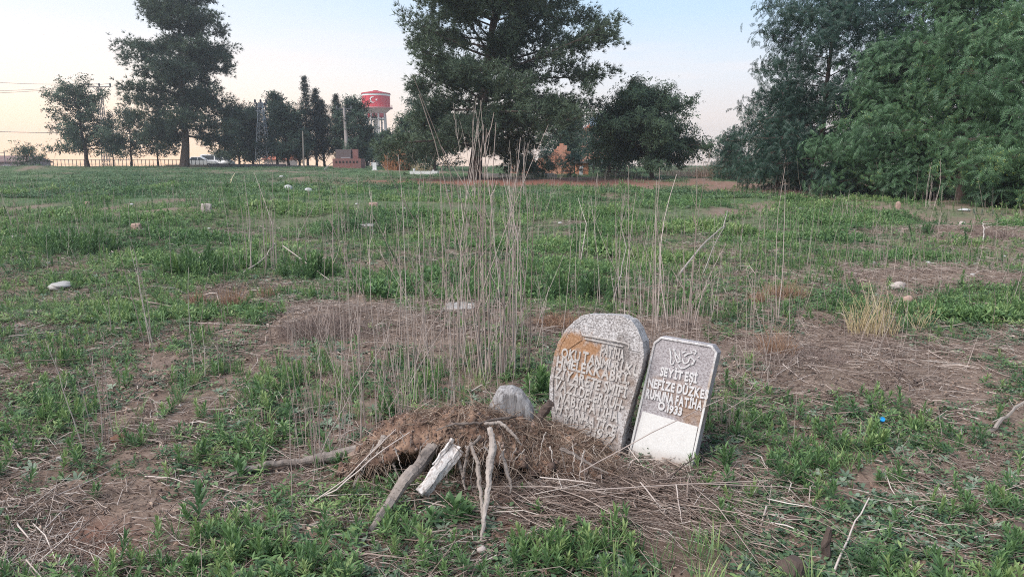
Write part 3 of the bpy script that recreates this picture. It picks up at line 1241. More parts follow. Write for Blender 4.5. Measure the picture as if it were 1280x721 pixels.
def loc_build(mb, name, m, parent, smooth=False):
    V = np.concatenate(mb.V)
    me = bpy.data.meshes.new(name)
    me.from_pydata(V.tolist(), [], mb.F)
    me.materials.append(m)
    at = me.attributes.new('tint', 'FLOAT', 'POINT')
    at.data.foreach_set('value', np.concatenate(mb.T).astype(np.float32))
    me.update()
    o = bpy.data.objects.new(name, me)
    COL.objects.link(o)
    o.parent = parent
    return o


low = min(p[1] for p in outl)
# extend the slab into the ground
L_, R_ = outl, None
ol = [np.array(p) for p in outl]
ys = sorted(range(len(ol)), key=lambda i: ol[i][1])[:2]
for i in ys:
    ol[i] = ol[i] + np.array([0, -.16]) + np.array([-.16 * .19, 0])
slab_poly = ccw([tuple(p) for p in ol])
mb = MB()
mb.add(*prism(slab_poly, -thick, -.006, 0))
loc_build(mb, 'slab', M_wr, root)
# rim and smooth lower panel stand proud of the rough field
inner = inset(slab_poly, .011)
mb = MB()
mb.add(*border_ring(slab_poly, inner, -.0065, .0))
o = loc_build(mb, 'rim', M_ws, root)
md = o.modifiers.new('bevel', 'BEVEL')
md.width = .0015
md.segments = 1
pan = to_local([(801, 513.5), (874, 533.5), (868, 581), (789, 556.6)], *fr)
pan = [np.array(p) for p in pan]
pan[0][0] += .008
pan[1][0] -= .008
pan[2] = pan[2] + np.array([-.012 - .03, -.155])
pan[3] = pan[3] + np.array([.010 - .03, -.155])
mb = MB()
mb.add(*prism(ccw([tuple(p) for p in pan]), -.0055, -.001))
o = loc_build(mb, 'plain_panel', M_ws, root)

mb = MB()
for (txt, a_, b_, cap) in [('SEYİT EŞİ', (824.5, 468.5), (871, 479.0), 10.5), ('NEFİZE DÜZKES', (809.5, 482.5), (885, 499), 11),
                           ('RUHUNA FATİHA', (806.5, 496.5), (877, 512.5), 11.5), ('Ö.1933', (821.5, 511.0), (852, 519.5), 9.5)]:
    q0, q1 = to_local([a_, b_], *fr)
    c0, c1 = to_local([((a_[0] + b_[0]) / 2, (a_[1] + b_[1]) / 2), ((a_[0] + b_[0]) / 2 + cap * .19, (a_[1] + b_[1]) / 2 - cap)], *fr)
    letters(mb, txt, q0, q1, math.hypot(c1[0] - c0[0], c1[1] - c0[1]), -.0065, .0002, .03, .04)
# calligraphic line over the name: strokes traced in the stone's plane
ST = [[(837, 435), (838.5, 446), (838, 454), (841, 455), (843, 450)], [(843, 437), (844.5, 447), (847, 453), (850, 449), (848.5, 437)],
      [(841, 436), (846, 444), (851, 452)], [(853, 448), (855, 454), (860, 452), (862, 447), (866, 449), (867, 453), (862, 455), (866, 455), (869, 449)],
      [(855, 445), (860, 442), (865, 441), (863, 438)], [(848, 456), (851, 460), (857, 459), (864, 454)], [(852, 441), (857, 439)],
      [(866, 437), (870, 439), (868, 443)]]
for s_ in ST:
    stroke(mb, to_local(s_, *fr), .0028, -.0065, .0)
for (a_, b_) in ((841, 458.5), (844, 459.5), (856, 436), (872, 446)):
    stroke(mb, to_local([(a_, b_), (a_ + 1.5, b_ + .4)], *fr), .003, -.0065, .0)
loc_build(mb, 'lettering', M_let, root)

# ---- large rough stone
fr2 = stone_frame((735, 566), 27, 7)
o2 = [(700, 575), (690.5, 525), (686.6, 500), (687, 476), (689.5, 458), (692.5, 443), (698.5, 426), (707.5, 411), (718, 400.5), (730, 393), (755, 393),
      (778, 394.5), (789, 400), (797, 411), (803, 427), (805, 446), (799, 470), (790, 500), (778, 545), (771, 585)]
out2 = ccw(to_local(o2, *fr2))
# grow to a finer, slightly chipped outline
fine_o = []
for i in range(len(out2)):
    a_, b_ = np.array(out2[i]), np.array(out2[(i + 1) % len(out2)])
    k = max(1, int(np.linalg.norm(b_ - a_) / .018))
    for j in range(k):
        q = a_ + (b_ - a_) * j / k
        fine_o.append(tuple(q + rng.normal(0, .0011, 2)))
root = empty('headstone', (0, 0, 0))
local_frame_obj(root, *fr2)
tag(root, 'large round-shouldered headstone covered in carved capitals with orange and grey lichen', 'headstone', 'headstones')
mb = MB()
mb.add(*prism(fine_o, -.105, -.006, .006))
o = loc_build(mb, 'slab', M_bigr, root)
inn = inset(fine_o, .020)
mb = MB()
mb.add(*border_ring(fine_o, inn, -.012, .0))
# the rounded head and the plain areas beside the inscription stand proud
hd = to_local([(694, 447), (700, 428), (709, 413), (719, 402.5), (731, 396), (755, 396), (777, 397.5), (787, 403), (794, 413), (799.5, 428), (801, 440),
               (786, 437), (785.5, 432), (727, 419.5), (727, 425)], *fr2)
mb.add(*prism(ccw(hd), -.007, -.002))
o = loc_build(mb, 'rim', M_bigs, root)
mb = MB()
# carved bracket over the first line
for s_ in ([(728, 418.5), (755, 423.5), (784, 429.5), (785, 436)], [(731, 423.0), (755, 428), (779, 433.0)]):
    stroke(mb, to_local(s_, *fr2), .0032, -.002, .0035)
LT = [('FATİHA', (750, 444), (780, 451), 14.5, 1), ('OKU TANMURUKU', (701, 446), (798, 470.5), 13.5, .8), ('HMELEKKABRİ.', (695, 457.5), (787, 480.5), 13.5, 1),
      ('ZİYARETE SMİFİ', (692.5, 471), (783, 497.5), 13.5, 1), ('VAZİ.DELERRUH-', (692, 485.5), (779, 514), 13.5, 1), ('NABİRFATİHA', (697, 502), (772.5, 527.5), 13.5, 1),
      ('H SANHATİCE', (694, 515), (769, 545.5), 13.5, 1), ('Ö.1977', (727, 539), (767, 556), 12, 1), ('RİD', (704, 530), (722, 536.5), 11, 1)]
for (txt, a_, b_, cap, kk) in LT:
    q0, q1 = to_local([a_, b_], *fr2)
    mx_, my_ = (a_[0] + b_[0]) / 2, (a_[1] + b_[1]) / 2
    c0, c1 = to_local([(mx_, my_), (mx_ + cap * .16, my_ - cap)], *fr2)
    letters(mb, txt, q0, q1, math.hypot(c1[0] - c0[0], c1[1] - c0[1]) * .97, -.0065, .0002, .05, .03)
# worn scraps of carving left and right of the lines
loc_build(mb, 'lettering', M_letb, root)

# ================================================================== STUMP
M_rootw = mat('weathered_root', [(0, (.09, .068, .058)), (.5, (.28, .235, .205)), (1, (.52, .46, .41))], .85, 1.0, 30, noise=1.0, nscale=10)


def grain_mat(name, stops, sc=(1, 1, 1), s=30, bump_=1.0):
    m = bpy.data.materials.new(name)
    m.use_nodes = True
    t = NT(m.node_tree)
    b = m.node_tree.nodes['Principled BSDF']
    co = t.n('ShaderNodeTexCoord').outputs['Object']
    mp_ = t.n('ShaderNodeMapping')
    t.l(co, mp_.inputs[0])
    mp_.inputs['Scale'].default_value = sc
    nz = t.noise(mp_.outputs[0], s, 7, .7)
    n2 = t.noise(co, 9, 3, .6)
    f = t.math('ADD', t.math('MULTIPLY', nz, .75), t.math('MULTIPLY', n2, .25))
    t.l(t.ramp(f, stops), b.inputs['Base Color'])
    b.inputs['Roughness'].default_value = .85
    b.inputs['Specular IOR Level'].default_value = .2
    bn = t.n('ShaderNodeBump')
    bn.inputs['Strength'].default_value = bump_
    bn.inputs['Distance'].default_value = .008
    t.l(f, bn.inputs['Height'])
    t.l(bn.outputs[0], b.inputs['Normal'])
    return m


M_grey = grain_mat('grey_split_wood', [(.36, (.07, .062, .058)), (.47, (.24, .225, .22)), (.60, (.40, .385, .38))], (7, 7, .7), 12)
M_soilc = mat('root_soil', [(0, (.055, .032, .023)), (.5, (.185, .112, .078)), (1, (.36, .24, .17))], .95, 1.0, 24, noise=1.6, nscale=14)
M_fib = mat('fine_roots', [(0, (.11, .07, .05)), (.5, (.27, .19, .14)), (1, (.54, .45, .37))], .9)

sb = G(600, 615)
SX, SY = 0.0, 0.0
stump = empty('uprooted_stump', (float(sb.x), float(sb.y) + .1, float(sb.z)))
tag(stump, 'uprooted tree stump of tangled soil and grey roots lying before the headstones', 'tree stump')

# soil plate: a low arch of lobes with an open hollow under its front edge
import bmesh


def soil_blob(c, r, sub=4, seed=1):
    bm = bmesh.new()
    bmesh.ops.create_icosphere(bm, subdivisions=sub, radius=1)
    V = np.array([v.co[:] for v in bm.verts])
    F = [tuple(v.index for v in f.verts) for f in bm.faces]
    bm.free()
    W_ = V * np.array(r) + np.array(c)
    a1 = fnoise(W_[:, 0] * 1.0 + W_[:, 2] * 1.3, W_[:, 1] + W_[:, 2] * .8, .16, seed, 3) - .5
    a2 = vnoise(W_[:, 0] + W_[:, 2] * 2.1, W_[:, 1] - W_[:, 2] * 1.7, .035, seed + 7) - .5
    a3 = vnoise(W_[:, 0] * 1.3 - W_[:, 2] * 2.1, W_[:, 1] - W_[:, 2] * 2.7, .015, seed + 9) - .5
    a4 = vnoise(W_[:, 0] * 2 + W_[:, 2], W_[:, 1] * 2 - W_[:, 2] * 3, .02, seed + 11) - .5
    W_ = W_ + V * (a1 * .20 + a2 * .075 + a3 * .03 + a4 * .03)[:, None]
    return W_, F


TOPL = [(432, 580), (455, 552), (480, 536), (520, 521), (560, 514), (600, 511), (630, 519), (665, 528), (700, 537), (735, 556), (765, 580), (785, 596)]
BOTL = [(432, 592), (455, 590), (480, 583), (510, 566), (545, 556), (575, 560), (600, 572), (630, 584), (660, 592), (700, 598), (735, 602), (785, 604)]
NU, NVV = 420, 110
uu = np.linspace(434, 783, NU)
topy = np.interp(uu, *zip(*TOPL)) + (vnoise(uu, uu * 0, 22, 5) - .5) * 9 + (vnoise(uu, uu * 0, 7, 6) - .5) * 4
boty = np.interp(uu, *zip(*BOTL)) + (vnoise(uu, uu * 0, 15, 7) - .5) * 10 + (vnoise(uu, uu * 0, 5, 8) - .5) * 6
rows = []
for i in range(NU):
    Yc_ = 3.42 + .05 * math.sin(uu[i] * .03)
    tp = np.array(P_(uu[i], topy[i], Yc_))
    fr_ = np.array(P_(uu[i], boty[i], 3.20))
    x_ = tp[0]
    gb = gz(x_, Yc_ + .3)
    zt_, zf = tp[2], max(fr_[2], gz(x_, 3.2) + .01)
    g2 = gz(x_, 3.3)
    prof_ = [(Yc_ + .34, gb - .02), (Yc_ + .25, gb + (zt_ - gb) * .45), (Yc_ + .12, gb + (zt_ - gb) * .88), (Yc_, zt_), (Yc_ - .09, zt_ - (zt_ - zf) * .18),
             (Yc_ - .16, zt_ - (zt_ - zf) * .50), (3.215, zf + (zt_ - zf) * .22), (3.20, zf + .004), (3.235, zf - .002), (3.29, zf + .01), (3.36, max(zf * .6 + g2 * .4, g2)), (3.44, g2 - .03)]
    p = np.array(prof_)
    dd = np.r_[0, np.cumsum(np.linalg.norm(np.diff(p, axis=0), axis=1))]
    tt = np.linspace(0, dd[-1], NVV)
    rows.append(np.c_[np.full(NVV, x_), np.interp(tt, dd, p[:, 0]), np.interp(tt, dd, p[:, 1])])
Gm = np.array(rows)
# soften the profile, then roughen it along the normals
for _ in range(5):
    Gm[:, 1:-1] = (Gm[:, :-2] + 2 * Gm[:, 1:-1] + Gm[:, 2:]) / 4
du = np.gradient(Gm, axis=0)
dv = np.gradient(Gm, axis=1)
Nm = np.cross(dv, du)
Nm /= np.linalg.norm(Nm, axis=2)[:, :, None] + 1e-9
if Nm[NU // 2, 35, 2] < 0:
    Nm = -Nm
A_, B_, C_ = Gm[:, :, 0], Gm[:, :, 1], Gm[:, :, 2]
nz_ = (fnoise(A_ + C_ * .7, B_ - C_ * 1.3, .09, 201, 3) - .5) * .070 + (fnoise(A_ - C_ * 1.1, B_ + C_ * 1.9, .022, 205, 2) - .5) * .030 + (vnoise(A_ + C_ * 2.1, B_ * 1.7 - C_, .007, 209) - .5) * .010
Gm = Gm + Nm * nz_[:, :, None]
ii2 = np.arange(NU * NVV).reshape(NU, NVV)
Fm = np.stack([ii2[:-1, :-1], ii2[1:, :-1], ii2[1:, 1:], ii2[:-1, 1:]], -1).reshape(-1, 4)
Vm = Gm.reshape(-1, 3)
np_mesh('soil_clump', Vm - np.array(stump.location), Fm, M_soilc, stump, np.clip(.5 + (fnoise(Vm[:, 0], Vm[:, 2] + Vm[:, 1], .12, 211, 2) - .5) * .9, 0, 1))

# fibres, rootlets and straw hanging over the clump
N = 9500
ia = rng.integers(2, NU - 2, N)
ib = np.clip((rng.beta(2.2, 2.0, N) * NVV * .78 + NVV * .06).astype(int), 2, NVV - 8)
Pf = Gm[ia, ib]
v = Nm[ia, ib]
den = vnoise(Pf[:, 0], Pf[:, 1] + Pf[:, 2], .10, 215) + (Pf[:, 0] > .0) * .12
ok = rng.random(N) < np.clip((den - .3) * 2.2, .06, 1)
Pf, v = Pf[ok], v[ok]
N = len(Pf)
tang = np.cross(v, rng.normal(0, 1, (N, 3)))
tang /= np.linalg.norm(tang, axis=1)[:, None] + 1e-9
fall = np.where(v[:, 2:3] > .75, .15, .9)
Dn = tang * .75 + v * rng.uniform(-.02, .45, N)[:, None] + np.array([.25, -.2, -1.0]) * fall
Lf = rng.gamma(2.2, .024, N) + .015 + np.where(rng.random(N) < .08, .09, 0)
build_sticks('fine_roots', Pf + v * .002, Dn, Lf, rng.gamma(2.2, .00055, N).clip(.0005, .003), np.clip(rng.beta(1.5, 2.0, N), 0, 1), M_fib, stump, bend=.14)
# clods and crumbs clinging to it
N = 5000
ia = rng.integers(2, NU - 2, N)
ib = rng.integers(10, int(NVV * .8), N)
scatter('soil_crumb', [(cv, cf, np.zeros(8))], Gm[ia, ib], rng.normal(0, 1, (N, 3)), rng.gamma(1.6, .0035, N) + .002, rng.random(N), M_crumb, stump)['kind'] = 'stuff'

# the cut end of the trunk: a rounded grey wedge standing on the clump
e = P_(640, 523, 3.52)
poly = to_local([(611, 522), (610, 507), (619, 489), (624, 480), (641, 478), (653, 485), (663, 498), (668, 508), (668, 523)],
                np.array(e), np.array([1., 0, 0]), np.array([0, 0, 1.]), np.array([0, -1., 0]))
poly = ccw(poly)
mb = MB()
n = len(poly)
p = np.array(poly)
rings = []
ctr = np.array([p[:, 0].mean(), p[:, 1].min()])
for (yy, sc_) in ((.10, .72), (.05, .93), (0.0, 1.0), (-.035, .93), (-.05, .80)):
    q = ctr + (p - ctr) * sc_ + rng.normal(0, .002, p.shape)
    rings.append(np.c_[e.x + q[:, 0], np.full(n, e.y + yy) + rng.normal(0, .003, n), e.z + q[:, 1] - .01])
V = np.concatenate(rings)
F = []
for j in range(4):
    for i in range(n):
        F.append((j * n + i, j * n + (i + 1) % n, (j + 1) * n + (i + 1) % n, (j + 1) * n + i))
F += [tuple(range(n - 1, -1, -1)), tuple(4 * n + i for i in range(n))]
mb.add(V, F)
o = mb.build('trunk_end', M_grey, stump)
md = o.modifiers.new('bevel', 'BEVEL')
md.width = .012
md.segments = 2
md.angle_limit = R(25)
tag(o, 'grey weathered rounded end of the trunk')


def px_path(pts, wob=.0):
    """[(px, py, Y)] -> world points, densified"""
    p = np.array([list(P_(*q)) for q in pts])
    t_ = np.linspace(0, len(p) - 1, (len(p) - 1) * 4 + 1)
    q = np.stack([np.interp(t_, range(len(p)), p[:, k]) for k in range(3)], -1)
    if wob:
        q[1:-1] += rng.normal(0, wob, q[1:-1].shape)
    return q


def root_part(pts, radii, parent, name='root', m=None, sides=9, wob=.12, jit=.002, t=.5, label=None):
    q = px_path(pts, jit)
    f0 = np.linspace(0, 1, len(q))
    f1 = np.linspace(0, 1, len(q) * 3)
    q = np.stack([np.interp(f1, f0, q[:, k]) for k in range(3)], -1)
    q[1:-1] += rng.normal(0, .0012, q[1:-1].shape)
    rr = np.interp(f1, np.linspace(0, 1, len(radii)), radii) * .76
    mb = MB()
    mb.tube(q, rr, 12, t, wob * .3, groove=.38)
    o = mb.build(name, m or M_rootw, parent)
    if label:
        o['label'] = label
    return o


gY = lambda px, py: float(G(px, py).y)
# big bleached split root
q = px_path([(569, 556, 3.12), (557, 573, 3.07), (543, 592, 3.02), (524, 616, 2.97)], .001)
mb = MB()
q = np.stack([np.interp(np.linspace(0, 1, 14), np.linspace(0, 1, len(q)), q[:, k_]) for k_ in range(3)], -1) + rng.normal(0, .0015, (14, 3))
mb.tube(q, np.linspace(.029, .022, len(q)), 12, .9, .05, .7, groove=.5)
q2 = px_path([(575, 562, 3.10), (562, 580, 3.06), (547, 597, 3.03), (530, 618, 2.99)], .001)
q2 = np.stack([np.interp(np.linspace(0, 1, 14), np.linspace(0, 1, len(q2)), q2[:, k_]) for k_ in range(3)], -1) + rng.normal(0, .0015, (14, 3))
mb.tube(q2, np.linspace(.018, .021, len(q2)), 10, .75, .05, .8, groove=.5)
q3 = q + np.array([-.012, 0, .030])
mb.tube(q3[:9], np.linspace(.016, .006, 9), 6, .75, .08, .8, groove=.4)
o = mb.build('root', grain_mat('bleached_wood', [(.36, (.12, .09, .075)), (.45, (.36, .31, .28)), (.56, (.60, .56, .53))], (4, 4, 1.6), 14), stump)
tag(o, 'thick bleached white root split along its length')
root_part([(545, 552, 3.25), (527, 578, 3.12), (508, 598, 3.0), (490, 625, 2.93), (462, 664, gY(462, 672))], [.042, .042, .038, .032, .018], stump, t=.42)
root_part([(612, 535, 3.12), (616, 560, 3.02), (611, 590, 2.95), (608, 625, 2.86), (600, 684, gY(600, 686))], [.016, .021, .018, .016, .011], stump, t=.62, wob=.25, label='pale vertical root reaching the ground')
root_part([(589, 553, 3.1), (597, 580, 3.02), (599, 605, 2.96), (603, 640, 2.86), (602, 668, 2.79)], [.012, .014, .012, .010, .005], stump, t=.5, wob=.2)
root_part([(480, 545, 3.35), (470, 568, 3.28), (455, 585, 3.24), (441, 610, 3.18)], [.02, .018, .014, .008], stump, t=.6)
root_part([(476, 556, 3.3), (462, 566, 3.28), (452, 588, 3.2)], [.012, .010, .006], stump, t=.5)
root_part([(270, 604, gY(270, 606)), (300, 589, 3.32), (335, 580, 3.36), (375, 577, 3.4), (415, 570, 3.42), (455, 560, 3.45)], [.012, .022, .026, .028, .034, .04], stump, t=.45, wob=.15, label='long root running out to the left')
root_part([(600, 545, 3.12), (585, 560, 3.08), (582, 585, 3.06), (577, 598, 3.05)], [.013, .011, .009, .005], stump, t=.35)
root_part([(628, 565, 3.1), (632, 585, 3.05), (638, 600, 3.0), (638, 616, 2.97)], [.010, .011, .008, .004], stump, t=.45, wob=.25)
root_part([(560, 560, 3.12), (573, 575, 3.1), (578, 590, 3.08), (582, 612, 3.02)], [.012, .012, .010, .005], stump, t=.38)
root_part([(500, 560, 3.25), (492, 580, 3.2), (500, 600, 3.15)], [.012, .009, .005], stump, t=.3)
root_part([(645, 520, 3.35), (600, 528, 3.25), (568, 530, 3.22), (545, 538, 3.2)], [.010, .010, .008, .005], stump, t=.1, wob=.2)
root_part([(606, 530, 3.2), (625, 528, 3.2), (645, 545, 3.15), (652, 556, 3.15)], [.010, .010, .009, .005], stump, t=.5, wob=.2)
root_part([(673, 524, 3.5), (682, 512, 3.5), (689, 503, 3.5)], [.035, .033, .026], stump, 'broken_root', M_bark, t=.5, wob=.2, label='brown broken root stub beside the headstone')
root_part([(700, 560, 3.2), (730, 575, 3.15), (760, 592, 3.1)], [.012, .010, .006], stump, t=.3)

# thin hanging rootlets under the front edge of the soil
for k in range(26):
    a_ = 470 + k * 11 + rng.uniform(-5, 5)
    b_ = 545 + rng.uniform(-6, 18)
    Yk = 3.2 - rng.uniform(0, .08)
    ln = rng.uniform(14, 50)
    dx = rng.uniform(-18, 14)
    r_ = rng.uniform(.002, .0055)
    root_part([(a_, b_, Yk), (a_ + dx * .4 + rng.uniform(-4, 4), b_ + ln * .4, Yk - .03), (a_ + dx, b_ + ln, Yk - .05)], [r_, r_ * .8, r_ * .3], stump, 'rootlet', t=rng.uniform(.2, .9))

# ================================================================== DRY STALKS
LAND = [(750, 500, 'the large headstone'), (845, 520, 'the white headstone'), (600, 560, 'the uprooted stump'), (600, 450, 'the tallest stand of stalks'),
        (320, 320, 'the comb of stalks'), (77, 361, 'the white rock'), (171, 290, 'the brown block marker'), (259, 267, 'the grey block marker'),
        (412, 410, 'the grey-brown dry tangle'), (1090, 410, 'the golden grass tuft'), (1100, 533, 'the blue bottle cap'), (1121, 362, 'the round grey stone'),
        (972, 400, 'the single tall stalk'), (592, 225, 'the centre pine trunk'), (813, 222, 'the dome-shaped tree'), (890, 335, 'the arching grey branch'),
        (1030, 700, 'the mossy post'), (320, 590, 'the long left root'), (75, 520, 'the round lower-left weed clump'), (270, 385, 'the two rusty tufts'),
        (361, 238, 'the torn pale bag'), (574, 385, 'the flat grey slab'), (1255, 531, 'the fallen branch'), (335, 208, 'the lattice mast'), (752, 308, 'the pale grey slab'),
        (467, 258, 'the small orange-brown block'), (1228, 300, 'the white forked branch')]
USED = set()


def where(px, py, noun):
    """a label that tells a small repeated thing by the landmark it lies nearest to"""
    for (d, lx_, ly_, nm) in sorted(((px - a) ** 2 + ((py - b) * 2) ** 2, a, b, c) for (a, b, c) in LAND):
        dx, dy = px - lx_, (py - ly_) * 2
        rel = ('just right of' if dx > 0 else 'just left of') if abs(dx) > abs(dy) else ('in front of' if dy > 0 else 'beyond')
        lab = f'{noun} {rel} {nm}'
        if lab not in USED:
            USED.add(lab)
            return lab
    return noun


def stalk_clump(px, py, top, n, spread, label, group='clumps of tall dry stalks', branch=.75, lean=.09, thick=1.0, lo=.55, lx=0.0, name='dry_stalks', depth=1.0, kind=None):
    """standing dead stems rooted round photo pixel (px, py); the tallest reaches pixel row top"""
    c = G(px, py)
    Ht = float(P_(px, top, c.y).z - c.z)
    sp = spread / FPX * c.y
    mb = MB()
    for i in range(n):
        x = c.x + rng.normal(0, sp * .5)
        y = c.y + rng.normal(0, sp * .4 * depth)
        z0 = gz(x, y) - .02
        h = Ht * (lo * .6 + (1 - lo * .6) * rng.random() ** 1.5) if i > 1 else Ht * (1 - .08 * i)
        th = rng.uniform(0, 6.28)
        ln = abs(rng.normal(0, lean * (1 if rng.random() < .8 else 3))) * h
        dx, dy = math.cos(th) * ln + lx * h, math.sin(th) * ln
        b1, b2 = rng.normal(0, .022 * h, 2)
        npt = 8
        kink = rng.normal(0, .006 * h, (npt, 2)).cumsum(0) * .7
        kink[0] = 0
        if rng.random() < .16:
            kb = rng.integers(3, 7)
            kdir = rng.normal(0, .12 * h, 2)
            kink[kb:] += kdir * np.arange(1, npt - kb + 1)[:, None] / 2
        pts = []
        for k in range(npt):
            f = k / (npt - 1)
            pts.append((x + dx * f ** 1.3 + b1 * math.sin(f * 3.1) + kink[k, 0], y + dy * f ** 1.3 + b2 * math.sin(f * 3.1) + kink[k, 1], z0 + h * f))
        r0 = thick * rng.uniform(.0022, .0042) * (.6 + .4 * min(h, 1.6))
        tn = float(np.clip(rng.normal(.55, .2), .05, 1))
        mb.tube(pts, np.linspace(r0, r0 * .38, npt), 4, tn, cap=False)
        if rng.random() < branch:
            nb = rng.integers(3, 9)
            for b in range(nb):
                f = rng.uniform(.5, .97)
                k = f * (npt - 1)
                i0 = int(k)
                q = np.array(pts[i0]) * (1 - (k - i0)) + np.array(pts[min(i0 + 1, npt - 1)]) * (k - i0)
                a_ = rng.uniform(0, 6.28)
                L = h * rng.uniform(.04, .16) * (1.2 - f * .5)
                s_ = rng.uniform(.25, .6)
                d = np.array([math.cos(a_) * s_, math.sin(a_) * s_, 1])
                q1 = q + d / np.linalg.norm(d) * L * .5
                q2 = q1 + (d * np.array([.5, .5, 1])) * L * .5
                mb.tube([q, q1, q2], [r0 * .5, r0 * .42, r0 * .25], 3, tn, cap=False)
    o = mb.build(name, M_stalk, None, Vector((c.x, c.y, c.z)))
    tag(o, label, 'dry stalks', None if kind else group, kind)
    return o


SC = stalk_clump
# the big stands
SC(600, 478, 118, 20, 50, 'tallest stand of dry stalks in the middle with branched tips reaching above the horizon', thick=1.1, lo=.4)
SC(566, 462, 190, 24, 44, 'thick stand of dry stalks just left of the tallest stand', thick=1.0, lo=.3)
SC(634, 470, 168, 24, 36, 'stand of dry stalks with forked tips right of the tallest stand', thick=1.05, lo=.3, lx=.03)
SC(545, 505, 300, 30, 70, 'fine dry stalks behind the left part of the stump', thick=.8, lo=.3)
SC(600, 430, 215, 22, 60, 'thin dry stalks behind the tallest stand', thick=.9, lo=.4)
SC(470, 470, 235, 20, 60, 'sparse dry stalks left of the middle stands', thick=.9, lo=.35)
SC(440, 560, 330, 32, 60, 'dry stalks crowding above the long left root of the stump', thick=.8, lo=.35, lean=.12)
SC(395, 590, 420, 26, 50, 'short dry stalks beside the tip of the long left root', thick=.7, lo=.4, lean=.14)
SC(503, 530, 350, 26, 50, 'dry stalks rising behind the left end of the soil clump', thick=.8, lo=.35, lean=.08)
SC(320, 338, 214, 26, 34, 'even comb of straight dry stalks in the left middle of the field', thick=1.3, lo=.5, branch=.15, lean=.03)
SC(352, 322, 228, 16, 40, 'loose dry stalks right of the straight comb of stalks', thick=1.1, lo=.4, branch=.2, lean=.04)
SC(845, 412, 186, 18, 26, 'stand of dry stalks with one forked crown behind the white headstone', thick=1.3, lo=.4)
SC(808, 405, 206, 20, 30, 'dry stalks rising from behind the large headstone', thick=1.1, lo=.4)
SC(770, 385, 240, 14, 34, 'fine dry stalks behind and left of the large headstone', thick=.9, lo=.35)
SC(868, 400, 300, 18, 36, 'tangled low dry stalks right behind the white headstone', thick=.9, lo=.3, lean=.2)
SC(830, 440, 330, 18, 32, 'short dry stems in the gap above the two headstones', thick=.8, lo=.3, lean=.12)
SC(972, 402, 206, 2, 6, 'single tall straight dry stalk rising right of the headstones', thick=1.7, lo=.4, branch=0, lean=.0, lx=-.01)
SC(940, 410, 318, 5, 14, 'few short dry stalks left of the single tall stalk', thick=1.0, branch=.2)
SC(908, 540, 430, 26, 24, 'dark wiry dry stems against the right side of the white headstone', thick=.5, lean=.16, lo=.3)
SC(690, 300, 205, 14, 60, 'thin dry stalks far behind the large headstone', thick=1.2, lo=.4, lean=.04)
SC(540, 330, 215, 16, 60, 'thin dry stalks in the middle distance before the dark pine', thick=1.2, lo=.4, lean=.04)
SC(735, 330, 228, 10, 40, 'scattered dry stalks between the pine and the large headstone', thick=1.1, lo=.4, lean=.05)
SC(1045, 372, 285, 4, 14, 'pair of thin dry stalks in the right middle of the field', thick=1.2, branch=.2, lean=.03)
SC(1070, 275, 238, 14, 22, 'fan of dry stems before the right-hand trees', thick=1.6, lo=.5, lean=.25)
SC(1156, 262, 198, 6, 14, 'thin bare stems near the foot of the feathery trees', thick=1.5, lo=.6, lean=.06)
SC(190, 440, 292, 5, 10, 'leaning pair of long dry stalks on the left', thick=1.2, branch=.2, lean=.04, lx=-.12)
SC(120, 560, 418, 7, 16, 'upright dry stems beside the green weeds at lower left', thick=1.0, lean=.05)
SC(262, 470, 330, 5, 26, 'three slender dry stalks left of the dry bush', thick=1.1, branch=.2, lean=.03)
SC(100, 285, 232, 22, 80, 'haze of short thin dry stalks far out on the left', kind='stuff', thick=1.2, lo=.4, lean=.05)
SC(30, 275, 232, 14, 50, 'short thin dry stalks at the left edge of the field', kind='stuff', thick=1.2, lo=.4, lean=.05)
SC(230, 262, 226, 12, 50, 'short thin stalks around the grey marker stone', kind='stuff', thick=1.2, lo=.4, lean=.05)
SC(430, 300, 205, 12, 44, 'widely spaced thin stalks left of the middle stands', thick=1.2, lo=.4, lean=.05)
SC(405, 430, 360, 16, 40, 'short twiggy stems poking out of the dry bush', thick=.8, lo=.3, lean=.2)
SC(590, 252, 120, 7, 8, 'tall bare branched stems standing before the pine trunk', thick=2.6, lo=.6, branch=1)
SC(645, 250, 172, 6, 14, 'bare branched stems right of the pine trunk', thick=2.2, lo=.6, branch=1)
SC(530, 245, 190, 8, 14, 'bare branched stems before the white grave kerb', thick=1.8, lo=.5, branch=1)

lone = [(283, 400, 290), (365, 640, 540), (250, 420, 330), (140, 420, 300), (75, 470, 420), (712, 300, 250), (1128, 440, 370), (990, 560, 480),
        (658, 560, 470), (676, 470, 330), (720, 380, 270), (460, 400, 240), (500, 420, 250), (398, 420, 250), (425, 470, 255), (890, 360, 270),
        (925, 340, 270), (1010, 330, 250), (1210, 300, 250), (1240, 430, 370), (60, 350, 290), (20, 420, 360), (340, 440, 330), (375, 480, 370),
        (550, 400, 210), (655, 400, 215), (700, 430, 255), (580, 420, 200), (610, 480, 180), (740, 300, 235), (785, 300, 230), (640, 620, 560),
        (300, 660, 590), (730, 620, 560), (1180, 560, 500), (960, 640, 600), (130, 340, 280), (175, 300, 240), (215, 350, 275)]
for (a_, b_, c_) in lone:
    SC(a_, b_, c_, 1, 3, where(a_, b_, 'lone thin dry stalk'), 'lone dry stalks', .3, .05, 1.0, name='dry_stalk')

